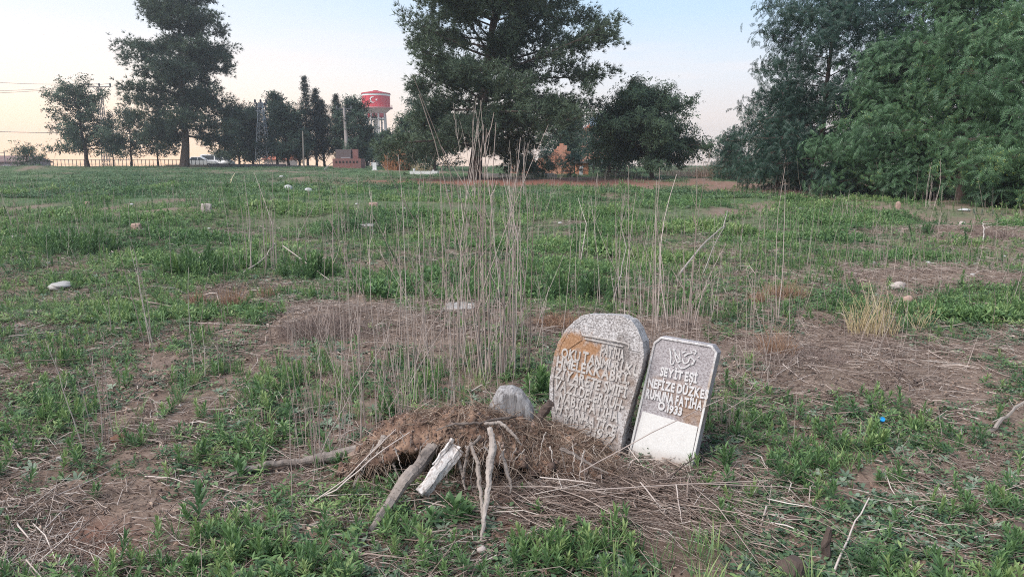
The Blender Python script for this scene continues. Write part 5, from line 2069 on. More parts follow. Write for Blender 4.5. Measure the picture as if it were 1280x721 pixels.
# centre pine: broad, dark, full to the ground
Yc = 45.0
tree('pine_tree', 'huge broad dark pine in the middle with foliage hanging nearly to the ground', at(594, Yc), Yc, 14.6, 6.2,
     lambda t: np.interp(t, [0, .12, .22, .4, .55, .7, .85, 1], [.9, 1.0, .95, .92, 1.0, .95, .8, .4]),
     lambda t: np.interp(t, [0, .15, .4, .7, 1], [-8, -2, 10, 26, 55]), T_needle, M_pine, t0=.13, nl=96, sub=13, per_m=25, size=.30, spread=.22, trunk_r=.36,
     group='pine trees', droop=.12, lean=(2.4, 0), seed=3, gaps=.3, tmean=.75, asym=.2)
# left pine: tall and layered
Yl = 86.0
tree('pine_tree', 'tall layered pine on the left with a straight dark trunk', at(237, Yl), Yl, 22.0, 5.5,
     lambda t: np.interp(t, [0, .12, .25, .42, .55, .7, .85, 1], [.45, .8, 1.0, 1.05, .95, .85, .7, .4]),
     lambda t: np.interp(t, [0, .15, .4, .7, 1], [-25, -10, 8, 22, 50]), T_needle, M_pine, t0=.17, nl=84, sub=14, per_m=17, size=.42, spread=.34, trunk_r=.44,
     group='pine trees', droop=.14, seed=5, gaps=.12, tmean=.5)

# left background trees
tree('leafy_tree', 'open-crowned leafy tree leaning at the far left edge of the field', at(118, 88), 88, 8.4, 4.6,
     lambda t: np.interp(t, [0, .25, .5, .75, 1], [.8, 1.0, .95, .8, .35]), lambda t: np.interp(t, [0, .5, 1], [5, 25, 60]), T_leaf, M_decid,
     t0=.24, nl=44, sub=10, per_m=11, size=.42, spread=.30, trunk_r=.24, group='leafy trees', lean=(-.5, 0), seed=7, gaps=.3, tmean=.4)
tree('leafy_tree', 'small round leafy tree between the leaning tree and the tall pine', at(172, 92), 92, 6.6, 2.6, round_prof, lambda t: 10 + 45 * t, T_leaf, M_decid,
     t0=.22, nl=30, sub=8, per_m=11, size=.38, spread=.26, trunk_r=.13, group='leafy trees', seed=8, tmean=.3)
tree('leafy_tree', 'small dense leafy tree touching the left side of the tall pine', at(205, 93), 93, 5.8, 2.4, round_prof, lambda t: 10 + 45 * t, T_leaf, M_decid,
     t0=.22, nl=30, sub=8, per_m=11, size=.38, spread=.26, trunk_r=.11, group='leafy trees', seed=9, tmean=.25)
tree('leafy_tree', 'second small tree half behind the round leafy tree', at(150, 97), 97, 5.6, 2.1, round_prof, lambda t: 10 + 45 * t, T_leaf, M_decid,
     t0=.2, nl=24, sub=7, per_m=11, size=.36, spread=.25, trunk_r=.10, group='leafy trees', seed=10, tmean=.3)
tree('shrub', 'ragged bush on the low rise at the left edge', at(44, 78), 78, 2.0, 1.9, round_prof, lambda t: 15 + 45 * t, T_leaf, M_decid,
     t0=.05, nl=26, sub=6, per_m=10, size=.28, spread=.2, trunk_r=.06, group='shrubs', seed=11, tmean=.5, cat='shrub')
# trees between left pine and cypresses
for k, (px, Y, H, Rr, lb, s_) in enumerate([
        (305, 100, 6.6, 2.6, 'low bushy tree right of the tall left pine', 12),
        (322, 96, 7.0, 2.3, 'bushy dark tree just left of the lattice pylon', 13),
        (352, 98, 9.6, 1.9, 'slim pointed dark tree right of the lattice pylon', 14),
        (366, 92, 7.2, 2.2, 'dark rounded tree between the pointed tree and the cypresses', 15),
        (447, 92, 7.8, 2.3, 'dark bushy tree behind the concrete pole', 17),
        (462, 98, 4.8, 1.5, 'smaller bushy tree at the foot of the water tower', 18)]):
    tree('leafy_tree', lb, at(px, Y), Y, H, Rr * 1.3, (col_prof if s_ == 14 else round_prof), lambda t: 12 + 48 * t, T_leaf, M_decid, t0=.12, nl=40, sub=9, per_m=15, size=.42,
         spread=.3, trunk_r=.16, group='leafy trees', seed=s_, tmean=.25)
for k, (px, Y, H, Rr, lb) in enumerate([
        (389, 95, 11.3, .95, 'tallest slim cypress, with a sharp tip'),
        (400, 96, 9.9, 1.1, 'second cypress close behind the tallest one'),
        (410, 97, 8.6, 1.2, 'third cypress, blunt-topped, right of the tallest'),
        (427, 96, 9.2, 1.15, 'rightmost cypress, standing beside the concrete pole'),
        (379, 97, 7.0, 1.1, 'short cypress left of the tallest one')]):
    tree('cypress_tree', lb, at(px, Y), Y, H, Rr * 1.8, lambda t: np.interp(t, [0, .1, .45, .8, 1], [.8, 1, .95, .5, .06]), lambda t: 60, T_leaf, M_cyp, t0=.05, nl=90, sub=7, per_m=14, size=.28,
         spread=.14, trunk_r=.14, group='cypress trees', seed=30 + k, subL=.5, tmean=.35, leaf_up=1.2)
# trees behind and beside the centre pine
for k, (px, Y, H, Rr, lb) in enumerate([
        (506, 72, 4.8, 1.4, 'dark tree left of the centre pine, right of the water tower'),
        (526, 76, 8.6, 2.0, 'taller dark tree touching the left side of the centre pine'),
        (545, 64, 5.2, 2.4, 'low dark tree behind the white grave kerb'),
        (485, 80, 3.7, 1.5, 'low bushy tree in front of the water tower legs'),
        (716, 76, 5.8, 2.3, 'tree before the lower floors of the orange house'),
        (700, 66, 5.6, 2.6, 'dark tree behind the right side of the centre pine'),
        (760, 60, 4.0, 2.0, 'low dark tree between the centre pine and the walnut tree')]):
    tree('leafy_tree', lb, at(px, Y), Y, H, Rr, round_prof, lambda t: 10 + 48 * t, T_leaf, M_decid, t0=.10, nl=40, sub=8, per_m=13, size=.34,
         spread=.26, trunk_r=.15, group='leafy trees', seed=50 + k, tmean=.3)
# round tree right of centre
tree('leafy_tree', 'broad dome-shaped leafy tree with a short forked trunk right of the centre pine', at(814, 47), 47, 5.35, 3.6,
     lambda t: np.interp(t, [0, .2, .35, .6, .85, 1], [.7, .98, 1.0, .82, .45, .12]), lambda t: np.interp(t, [0, .5, 1], [2, 25, 65]), T_leaf, M_decid, t0=.20, nl=84, sub=12, per_m=30, size=.24,
     spread=.17, trunk_r=.17, group='leafy trees', seed=60, tmean=.75, multi=2)
# feathery trees on the right
FT = [
    # px, Y, H, R, label, mat, seed, tmean, nl
    (1012, 30, 9.2, 3.3, 'tallest feathery dark tree, leftmost of the trees on the right', M_frond, 70, .30, 60),
    (908, 44, 2.6, 1.1, 'low feathery bush left of the tallest feathery tree', M_frond, 71, .55, 24),
    (1092, 27, 5.0, 2.3, 'shorter lighter green feathery tree standing in front of the tall ones', M_frondl, 72, .5, 56),
    (1135, 33, 10.5, 3.4, 'tall feathery tree with sky showing between its upper branches', M_frond, 73, .25, 46),
    (1195, 24.5, 7.2, 2.5, 'feathery tree with drooping yellow-green sprays near the right edge', M_frondl, 74, .58, 62),
    (1290, 21, 6.6, 2.5, 'nearest feathery tree cut by the right edge of the picture', M_frondl, 75, .55, 60),
    (1235, 30, 9.5, 3.0, 'tall feathery tree behind the two nearest ones', M_frond, 76, .35, 44),
    (968, 34, 4.4, 2.1, 'low spreading feathery tree at the left foot of the tallest one', M_frond, 77, .35, 40),
    (1400, 22, 8.0, 3.0, 'feathery tree beyond the right edge of the picture', M_frond, 78, .35, 40),
]
for (px, Y, H, Rr, lb, mm, s_, tm, nl_) in FT:
    tree('feathery_tree', lb, at(px, Y), Y, H, Rr, lambda t: np.interp(t, [0, .12, .35, .6, .85, 1], [.85, 1.0, .98, .88, .62, .3]),
         lambda t: np.interp(t, [0, .3, .7, 1], [2, 14, 30, 60]), T_frond, mm, t0=.05, nl=nl_, sub=14, per_m=19, size=.38, spread=.2, trunk_r=.13,
         group='feathery trees', droop=.24, seed=s_, tmean=tm, leaf_up=.1, gaps=.1, limb_sides=5)

for k, (px, Y, H, Rr, lb, m, tm) in enumerate([
        (650, 55, 1.0, 1.3, 'low bush before the left half of the brick ruin', M_frond, .3),
        (683, 56, 1.5, 1.4, 'low bush hiding the right half of the brick ruin', M_frond, .3),
        (712, 54, 1.3, 1.1, 'low bush left of the white post', M_frond, .3),
        (740, 58, 3.4, 1.4, 'tall bush before the foot of the orange house', M_frond, .3),
        (1122, 24.8, .9, .75, 'low green bush at the foot of the lighter feathery tree', M_frondl, .5),
        (1040, 27.5, .7, .9, 'dark low bush under the tallest feathery tree', M_frond, .3),
        (1235, 21.2, .8, .7, 'drooping bush under the trees at the right edge', M_frondl, .35)]):
    tree('shrub', lb, at(px, Y), Y, H, Rr, round_prof, lambda t: 30 + 40 * t, T_frond, m, t0=.02, nl=26, sub=5, per_m=8, size=.42, spread=.08, trunk_r=.03,
         group='shrubs', seed=90 + k, tmean=tm, cat='shrub')
# dry brush under the trees
for (px, py, w_, h_, lb, m, n_) in [
        (895, 222, 60, 24, 'pale dry brush left of the feathery trees', M_rust, 500),
        (850, 221, 70, 20, 'grey dry brush under the dome-shaped tree', M_twig, 500),
        (775, 221, 60, 16, 'grey dry brush between the white post and the dome-shaped tree', M_twig, 300),
        (985, 227, 120, 20, 'dark dry brush under the leftmost feathery trees', M_twig, 600),
        (1190, 243, 110, 34, 'dead branches under the feathery trees near the right edge', M_barkp, 110)]:
    tuft(px, py, w_, h_, lb, m, n_, 'dry_bush', 'dry bush', .8, .0022, 'dry bushes', .25)
tuft(497, 213, 30, 24, 'orange-brown dried bush left of the white grave kerb', flat('dried_orange', (.42, .22, .12), .9, .5, 3), 1400, 'dried_bush', 'dry bush', .25, .006, 'dry bushes', .1)
tuft(528, 214, 22, 18, 'yellowish dry bush right of the orange-brown one', M_gold, 260, 'dry_bush', 'dry bush', .5, .002, 'dry bushes', .2)


# ================================================================== BACKGROUND BUILDINGS AND STRUCTURES
def W(px, Y, z=0):
    return Vector((at(px, Y), Y, z))


def zpx(py, Y):
    return float(P_(640, py, Y).z)


# ---- water tower
Y = 240.0
cx = at(475, Y)
zt, zb, zl = zpx(118, Y), zpx(136, Y), zpx(168, Y)
Rt = 17.0 / FPX * Y
rt = empty('water_tower', (cx, Y, 0))
tag(rt, 'red water tower on pale legs with a white crescent and star on its tank', 'water tower')
mb = MB()
zr = zpx(135, Y)
mb.cyl((cx, Y, zr), Rt, Rt, zpx(118.5, Y) - zr, 40)
mb.build('tank', M_red, rt)
mb = MB()
mb.cyl((cx, Y, zpx(120.8, Y)), Rt * 1.008, Rt * 1.008, .55, 40)
mb.build('white_band', M_wpaint, rt)
mb = MB()
mb.cyl((cx, Y, zpx(118.5, Y)), Rt * 1.05, Rt * 1.03, .35, 40)
mb.cyl((cx, Y, zpx(118.5, Y) + .35), Rt * 1.0, Rt * .25, .7, 40)
mb.cyl((cx, Y, zpx(116.0, Y)), Rt * .2, Rt * .2, .6, 16)
mb.build('roof', flat('red_roof', (.40, .03, .04), .7, .1, 1), rt)
mb = MB()
mb.cyl((cx, Y, zpx(136.4, Y)), Rt * 1.17, Rt * 1.17, .35, 40)
for k in range(30):
    a_ = k / 30 * 2 * math.pi
    mb.box((cx + math.cos(a_) * Rt * 1.14, Y + math.sin(a_) * Rt * 1.14, zpx(136.4, Y) + .75), (.06, .06, .9))
mb.build('gallery', flat('gallery_paint', (.5, .2, .2), .7, .2, 1), rt)
mb = MB()
z1 = zpx(142.5, Y)
mb.cyl((cx, Y, z1), Rt * .66, Rt * 1.05, zpx(136.4, Y) - z1, 40)
mb.build('cone', M_conc_dark if False else flat('tower_pink', (.55, .38, .36), .8, .2, 1), rt)
mb = MB()
mb.cyl((cx, Y, zpx(147, Y)), Rt * .62, Rt * .66, z1 - zpx(147, Y), 32)
mb.build('neck', M_red, rt)
for k in range(8):
    a_ = (k + .5) / 8 * 2 * math.pi
    mb = MB()
    r1, r0 = Rt * .60, Rt * .80
    mb.tube([(cx + math.cos(a_) * r0, Y + math.sin(a_) * r0, -1), (cx + math.cos(a_) * r1 * 1.1, Y + math.sin(a_) * r1 * 1.1, z1)], [.34, .28], 8)
    mb.build('leg', flat('leg_concrete', (.55, .50, .48), .85, .2, 1) if k == 0 else bpy.data.materials['leg_concrete'], rt)
mb = MB()
for zz in (5, 11, 16.5):
    mb.cyl((cx, Y, zz), Rt * .72, Rt * .72, .3, 24)
mb.cyl((cx, Y, -1), .45, .45, z1, 16)
mb.build('brace', bpy.data.materials['leg_concrete'], rt)


def on_tank(poly, name):
    """flat emblem wrapped onto the tank's front"""
    V, n = [], len(poly)
    a0 = math.atan2(-cx * 0 - Y, -cx)       # direction from the tank to the camera
    for rr in (Rt * 1.0, Rt * 1.015):
        for (u, v) in poly:
            a_ = a0 + u / Rt
            V.append((cx + math.cos(a_) * rr, Y + math.sin(a_) * rr, (zr + zpx(118.5, Y)) / 2 + v))
    F = [tuple(n + i for i in range(n)), tuple(range(n - 1, -1, -1))] + [(i, (i + 1) % n, n + (i + 1) % n, n + i) for i in range(n)]
    return V, F


cres = []
ro, ri, off = .95, .76, .24
A = np.linspace(R(38), R(322), 30)
for a_ in A:
    cres.append((ro * math.cos(a_), ro * math.sin(a_)))
for a_ in np.linspace(R(308), R(52), 26):
    cres.append((off + ri * math.cos(a_), ri * math.sin(a_)))
star = []
for k in range(10):
    r_ = .46 if k % 2 == 0 else .18
    a_ = math.pi + k * math.pi / 5
    star.append((1.15 + r_ * math.cos(a_), r_ * math.sin(a_)))
mb = MB()
mb.add(*on_tank([(u - 1.0, v + .1) for (u, v) in cres], 'c'))
mb.add(*on_tank([(u - 1.0, v + .1) for (u, v) in star], 's'))
mb.build('crescent_and_star', M_wpaint, rt)


# ---- lattice masts
def lattice(name, label, px, Y, top_py, w0, w1, arms, group=None, n=9, m=None, t_bar=.05, lampy=False):
    x = at(px, Y)
    z0 = gz(x, Y) - .1
    z1 = zpx(top_py, Y)
    rt = empty(name, (x, Y, z0))
    tag(rt, label, 'pylon', group)
    mb = MB()
    cs = [(-1, -1), (1, -1), (1, 1), (-1, 1)]
    lv = [(z0 + (z1 - z0) * k / n, w0 + (w1 - w0) * k / n) for k in range(n + 1)]
    for (sx, sy) in cs:
        mb.tube([(x + sx * w_ / 2, Y + sy * w_ / 2, zz) for (zz, w_) in (lv[0], lv[-1])], t_bar, 4)
    for k in range(n):
        (za, wa), (zb_, wb) = lv[k], lv[k + 1]
        for q in range(4):
            a_, b_ = cs[q], cs[(q + 1) % 4]
            mb.tube([(x + a_[0] * wa / 2, Y + a_[1] * wa / 2, za), (x + b_[0] * wb / 2, Y + b_[1] * wb / 2, zb_)], t_bar * .6, 3)
            mb.tube([(x + b_[0] * wa / 2, Y + b_[1] * wa / 2, za), (x + a_[0] * wb / 2, Y + a_[1] * wb / 2, zb_)], t_bar * .6, 3)
    mb.build('mast', m or M_metal, rt)
    for (zz, hw) in arms:
        mb = MB()
        mb.box((x, Y, zz), (hw * 2, .10, .12))
        mb.tube([(x - hw * .6, Y, zz), (x, Y, zz - hw * .5)], .04, 4)
        mb.tube([(x + hw * .6, Y, zz), (x, Y, zz - hw * .5)], .04, 4)
        o = mb.build('crossarm', m or M_metal, rt)
        for sx in (-.92, 0, .92):
            ib = MB()
            ib.tube([(x + sx * hw, Y, zz + .06), (x + sx * hw, Y, zz + .2), (x + sx * hw, Y, zz + .42), (x + sx * hw, Y, zz + .55)], [.05, .13, .13, .06], 8)
            ib.build('insulator', M_dkmetal, rt)
    return rt, x, z1


_, xp, zp = lattice('power_pylon', 'dark lattice power pole with one crossarm rising behind the leaning tree', 141, 112, 109, .8, .5, [(zpx(109, 112), 1.75)], 'power poles', m=M_dkmetal)
rt2, x2, z2 = lattice('power_pylon', 'pale tapering lattice mast right of the tall left pine', 335, 94, 128, 1.7, .4,
                      [(zpx(130, 94), .75), (zpx(134, 94), .55), (zpx(139, 94), .65)], 'power poles', m=M_metal, n=10, t_bar=.045)
# wires running off to the left
za = zpx(109, 112)
for k, (ex, py0, lb) in enumerate([(-1.6, 84, 'uppermost thin power line running left from the lattice pole'), (0, 102, 'middle thin power line running left from the lattice pole'),
                                   (1.6, 106, 'third thin power line running left from the lattice pole')]):
    p0 = np.array([xp + ex, 112, za + .5])
    p1 = np.array([at(-60, 85 + k * 3), 85 + k * 3, zpx(py0 + 12, 85 + k * 3)])
    f = np.linspace(0, 1, 14)[:, None]
    q = p0 * (1 - f) + p1 * f + np.array([0, 0, -1.0]) * 1.6 * (f * (1 - f))
    mb = MB()
    mb.tube(q, .022, 3)
    o = mb.build('power_line', M_dkmetal, None, Vector(tuple(p0)))
    tag(o, lb, 'power line', 'power lines')
mb = MB()
f = np.linspace(0, 1, 14)[:, None]
q = np.array([at(-60, 130), 130, zpx(163, 130)]) * (1 - f) + np.array([at(225, 150), 150, zpx(167, 150)]) * f + np.array([0, 0, -.8]) * (f * (1 - f))
mb.tube(q, .05, 3)
o = mb.build('power_line', M_dkmetal, None, Vector(tuple(q[0])))
tag(o, 'low single power line passing behind the leaning tree', 'power line', 'power lines')

# concrete pole with crossarm behind the brick shed
Y = 90.0
x = at(436, Y)
rt = empty('utility_pole', (x, Y, gz(x, Y)))
tag(rt, 'thick concrete utility pole with insulators above the dark brick shed', 'utility pole')
mb = MB()
mb.tube([(x + .25, Y, gz(x, Y) - .2), (x, Y, zpx(135, Y))], [.30, .14], 10)
mb.build('pole', flat('pole_concrete', (.42, .36, .34), .9, .3, 2), rt)
mb = MB()
mb.box((x, Y, zpx(136.5, Y)), (1.9, .12, .14))
mb.box((x + .3, Y, zpx(140, Y)), (1.2, .10, .10))
mb.build('crossarm', M_dkmetal, rt)
for sx in (-.85, 0, .85):
    ib = MB()
    ib.tube([(x + sx, Y, zpx(136.5, Y) + .05), (x + sx, Y, zpx(136.5, Y) + .4)], [.12, .05], 7)
    ib.build('insulator', M_dkmetal, rt)
# thin wooden pole
x = at(384, 88)
mb = MB()
mb.tube([(x, 88, gz(x, 88) - .2), (x + .05, 88, zpx(164, 88))], [.11, .07], 8)
o = mb.build('wooden_pole', M_barkp, None, Vector((x, 88, gz(x, 88))))
tag(o, 'thin pale wooden pole before the cypresses', 'pole')


# ---- houses
def house(name, label, cx, cy, z0, w_, d_, h_, wallm, roofm, roof='gable', rh=1.2, wins=(), group=None, rz=0, cat='house', winm=None, door=None):
    rt = empty(name, (cx, cy, z0))
    tag(rt, label, cat, group)
    mb = MB()
    mb.box((cx, cy, z0 + h_ / 2), (w_, d_, h_))
    mb.build('wall', wallm, rt)
    mb = MB()
    ov = .35
    if roof == 'gable':
        for s in (-1, 1):
            a_ = math.atan2(rh, d_ / 2 + ov)
            L = math.hypot(d_ / 2 + ov, rh)
            mb.box((cx, cy + s * (d_ / 4 + ov / 2), z0 + h_ + rh / 2 + .03), (w_ + 2 * ov, L, .14), M=Matrix.Rotation(-s * a_, 3, 'X'))
        V = [(cx - w_ / 2, cy - d_ / 2, z0 + h_), (cx - w_ / 2, cy + d_ / 2, z0 + h_), (cx - w_ / 2, cy, z0 + h_ + rh * .95)]
        mb.add(V, [(0, 1, 2)])
        V = [(cx + w_ / 2, cy - d_ / 2, z0 + h_), (cx + w_ / 2, cy + d_ / 2, z0 + h_), (cx + w_ / 2, cy, z0 + h_ + rh * .95)]
        mb.add(V, [(0, 2, 1)])
    elif roof == 'hip':
        V = [(cx - w_ / 2 - ov, cy - d_ / 2 - ov, z0 + h_), (cx + w_ / 2 + ov, cy - d_ / 2 - ov, z0 + h_), (cx + w_ / 2 + ov, cy + d_ / 2 + ov, z0 + h_), (cx - w_ / 2 - ov, cy + d_ / 2 + ov, z0 + h_),
             (cx - w_ * .15, cy, z0 + h_ + rh), (cx + w_ * .15, cy, z0 + h_ + rh)]
        mb.add(V, [(3, 2, 1, 0), (0, 1, 5, 4), (1, 2, 5), (2, 3, 4, 5), (3, 0, 4)])
    else:
        mb.box((cx, cy, z0 + h_ + .08), (w_ + .3, d_ + .3, .16))
    mb.build('roof', roofm, rt)
    for (u, v, ww, hh) in wins:
        fb = MB()
        xx, yy, zz = cx + u, cy - d_ / 2, z0 + v
        for (du, dv, a_, b_) in ((0, hh / 2, ww, .08), (0, -hh / 2, ww, .08), (-ww / 2, 0, .08, hh - .08), (ww / 2, 0, .08, hh - .08)):
            fb.box((xx + du, yy - .02, zz + dv), (a_, .10, b_))
        fo = fb.build('window', M_white, rt)
        pb = MB()
        pb.box((xx, yy - .005, zz), (ww - .1, .03, hh - .1))
        p_ = pb.build('pane', M_glass, fo) if False else pb.build('pane', M_glass, rt)
        p_.parent = fo
    return rt


# orange house behind the pine, with solar panels
Yh = 105.0
hx = at(747, Yh)
hz = 0.9
hh = zpx(165, Yh) - hz
rt = house('house', 'orange house with a grey-blue rooftop water heater beyond the centre pine', hx, Yh + 4, hz, 4.0, 7, hh, flat('salmon_plaster', (.60, .30, .22), .85, .25, .8), M_roof, 'hip', 1.7,
           [(1.0, hh - 1.4, 1.2, 1.3), (-1.0, hh - 1.4, 1.2, 1.3), (1.0, hh - 4.4, 1.2, 1.3), (-1.0, hh - 4.4, 1.2, 1.3)])
mb = MB()
hzt = hz + hh + .9
for s in (-.75, .75):
    mb.box((hx + .1 + s, Yh + 1.2, hzt + .5), (1.3, 1.9, .12), M=Matrix.Rotation(R(40), 3, 'X'))
mb.build('solar_collector', flat('collector', (.22, .27, .34), .3, .1), rt)
mb = MB()
mb.tube([(hx - .7, Yh + 2.0, hzt + 1.45), (hx + .9, Yh + 2.0, hzt + 1.45)], .30, 12)
mb.build('water_tank', M_metal, rt)
mb = MB()
mb.tube([(hx - 1.7, Yh + 2, hzt - .6), (hx - 1.7, Yh + 2, hzt + 3.4)], .04, 5)
mb.build('antenna', M_dkmetal, rt)
mb = MB()
mb.box((hx + 1.9, Yh + .8, hz + hh - 1.8), (1.8, 1.0, .2))
mb.box((hx + 1.9, Yh + .35, hz + hh - 1.3), (1.8, .08, .9))
mb.build('balcony', M_white, rt)

# long low orange brick building behind the pine
Yh = 62.0
xa, xb = at(637, Yh), at(716, Yh)
zg = gz((xa + xb) / 2, Yh)
rt = empty('brick_ruin', ((xa + xb) / 2, Yh, zg))
tag(rt, 'low crumbling orange brick building seen under the right side of the pine', 'ruin')
mb = MB()
top = zpx(199, Yh)
# wall with uneven top built from courses of differing height
segs = np.linspace(xa, xb, 19)
hs = [.1, .25, 0, -.1, .15, .3, .1, -.3, .2, .35, .15, .5, .8, 1.2, 1.7, 1.5, .9, .4]
for i in range(18):
    hh_ = top - zg + hs[i] * .8
    mb.box(((segs[i] + segs[i + 1]) / 2, Yh + random.uniform(-.01, .01), zg + hh_ / 2 - .1), (segs[i + 1] - segs[i] + .002 * 0, .35, hh_))
mb.build('wall', M_brick, rt)
for u in (.30, .62):
    xx = xa + (xb - xa) * u
    mb = MB()
    mb.box((xx, Yh - .19, zg + .62), (.55, .05, .62))
    mb.build('opening', M_rubber, rt)
mb = MB()
for i in range(5):
    mb.box((xa + (xb - xa) * (.6 + i * .05), Yh + .9 + random.uniform(0, .5), zg + .6 + i * .22), (.5, .3, 1.0 + i * .12), rz=.1)
mb.build('gable', M_brick, rt)
# small orange wall piece
Yh = 58.0
house('brick_shed', 'small plain orange brick shed left of the white post', at(727, Yh), Yh + .8, gz(at(727, Yh), Yh) - .05, .92, 1.2, zpx(203.5, Yh) - gz(at(727, Yh), Yh), flat('orange_wall', (.60, .26, .15), .9, .2, 2), M_conc_dark, 'flat', cat='shed')

# dark red building left of centre
Yh = 82.0
xs = at(437, Yh)
zg = gz(xs, Yh)
rt = empty('brick_shed', (xs, Yh, zg))
tag(rt, 'low dark red brick shed with a row of small openings before the utility pole', 'shed')
mb = MB()
wh = zpx(198.5, Yh) - zg
mb.box((xs, Yh + 1.2, zg + wh / 2 - .1), (3.1, 2.4, wh + .2))
mb.build('wall', M_dbrick, rt)
mb = MB()
wh2 = zpx(186.5, Yh) - zg
mb.box((xs - .75, Yh + 2.6, zg + wh2 / 2), (1.7, 1.6, wh2))
mb.build('back_wall', M_dbrick2, rt)
mb = MB()
mb.box((xs + .55, Yh + 2.2, zg + zpx(186.2, Yh) / 2 - zg / 2), (.6, .6, zpx(186.2, Yh) - zg))
mb.build('chimney', M_dbrick, rt)
mb = MB()
mb.box((xs - .3, Yh + 1.1, zg + wh + .13), (1.0, .8, .06))
mb.build('roof', M_metal, rt)
for k in range(7):
    mb = MB()
    mb.box((xs - 1.15 + k * .38, Yh - .01, zg + wh * .66), (.17, .04, .22))
    mb.build('opening', M_rubber, rt)

# far left low house
Yh = 120.0
xs = at(5, Yh)
house('house', 'low dark-roofed house at the far left end of the field', xs, Yh + 4, .2, 8.5, 7, zpx(203, Yh) - .2, flat('mauve_wall', (.30, .24, .24), .9, .2, 1), flat('brown_roof', (.20, .13, .12), .9, .2, 1), 'gable', 1.0,
      [(-1.5, 1.2, 1, 1), (1.5, 1.2, 1, 1)])
mb = MB()
for (u, hgt_) in ((-1.3, 1.1), (.2, 1.1), (1.6, 1.1)):
    mb.box((xs + u, Yh, zpx(203, Yh) + .6), (.08, .08, 1.9))
mb.box((xs + .1, Yh, zpx(203, Yh) + 1.5), (3.2, .06, .06))
o = mb.build('roof_frame', M_dkmetal, None, Vector((xs, Yh, zpx(203, Yh))))
tag(o, 'thin dark frame standing above the low house at the far left', 'frame')
house('house', 'small peach house added for a pale patch glimpsed between the trees by the lattice mast', at(350, 135), 138, -.3, 4.6, 5, zpx(200, 135) + .3, flat('peach_wall', (.62, .45, .38), .85, .15, 1), M_roof, 'gable', .9,  # made-up house standing in for a pale pinkish patch between the trees
      [(-1, 1.3, .8, .8), (1, 1.3, .8, .8)])


# ---- low wall and fence along the far edge
def low_wall(pa, pb, Y, top_py, label, m, th=.3):
    xa, xb = at(pa, Y), at(pb, Y)
    zg = gz((xa + xb) / 2, Y)
    ht = zpx(top_py, Y) - zg
    rt = empty('low_wall', ((xa + xb) / 2, Y, zg))
    tag(rt, label, 'wall', 'low walls along the far edge')
    mb = MB()
    mb.box(((xa + xb) / 2, Y, zg + ht / 2 - .2), (xb - xa, th, ht + .2))
    mb.build('wall', m, rt)
    mb = MB()
    mb.box(((xa + xb) / 2, Y, zg + ht - .06), (xb - xa + .06, th + .10, .08))
    mb.build('coping', m, rt)


low_wall(268, 292, 90, 204.5, 'short dark grey low wall right of the white cars', M_conc_dark)
low_wall(292, 362, 91, 205.0, 'longer grey low wall under the lattice mast', M_conc_dark)
low_wall(215, 267, 91.5, 206.0, 'brownish low wall under the tall left pine', flat('brown_wall', (.26, .21, .19), .9, .3, 1))
low_wall(362, 400, 92, 207.0, 'pale strip of low wall beneath the cypresses', M_concrete)

Yf = 95.0
xa, xb = at(62, Yf), at(265, Yf)
zg = gz((xa + xb) / 2, Yf)
rt = empty('railing_fence', ((xa + xb) / 2, Yf, zg))
tag(rt, 'thin dark railing fence against the glow under the left trees', 'fence')
mb = MB()
mb.box(((xa + xb) / 2, Yf, zg + .85), (xb - xa, .05, .05))
mb.box(((xa + xb) / 2, Yf, zg + .3), (xb - xa, .05, .05))
mb.build('rail', M_dkmetal, rt)
n = 44
first = None
for k in range(n):
    xx = xa + (xb - xa) * k / (n - 1)
    if first is None:
        mb = MB()
        mb.box((xx, Yf + .06, zg + .35), (.055, .05, 1.1))
        first = mb.build('fence_post', M_dkmetal, rt)
        base_x = xx
    else:
        c_ = first.copy()
        COL.objects.link(c_)
        c_.parent = rt
        c_.location = (xx - base_x, 0, 0)


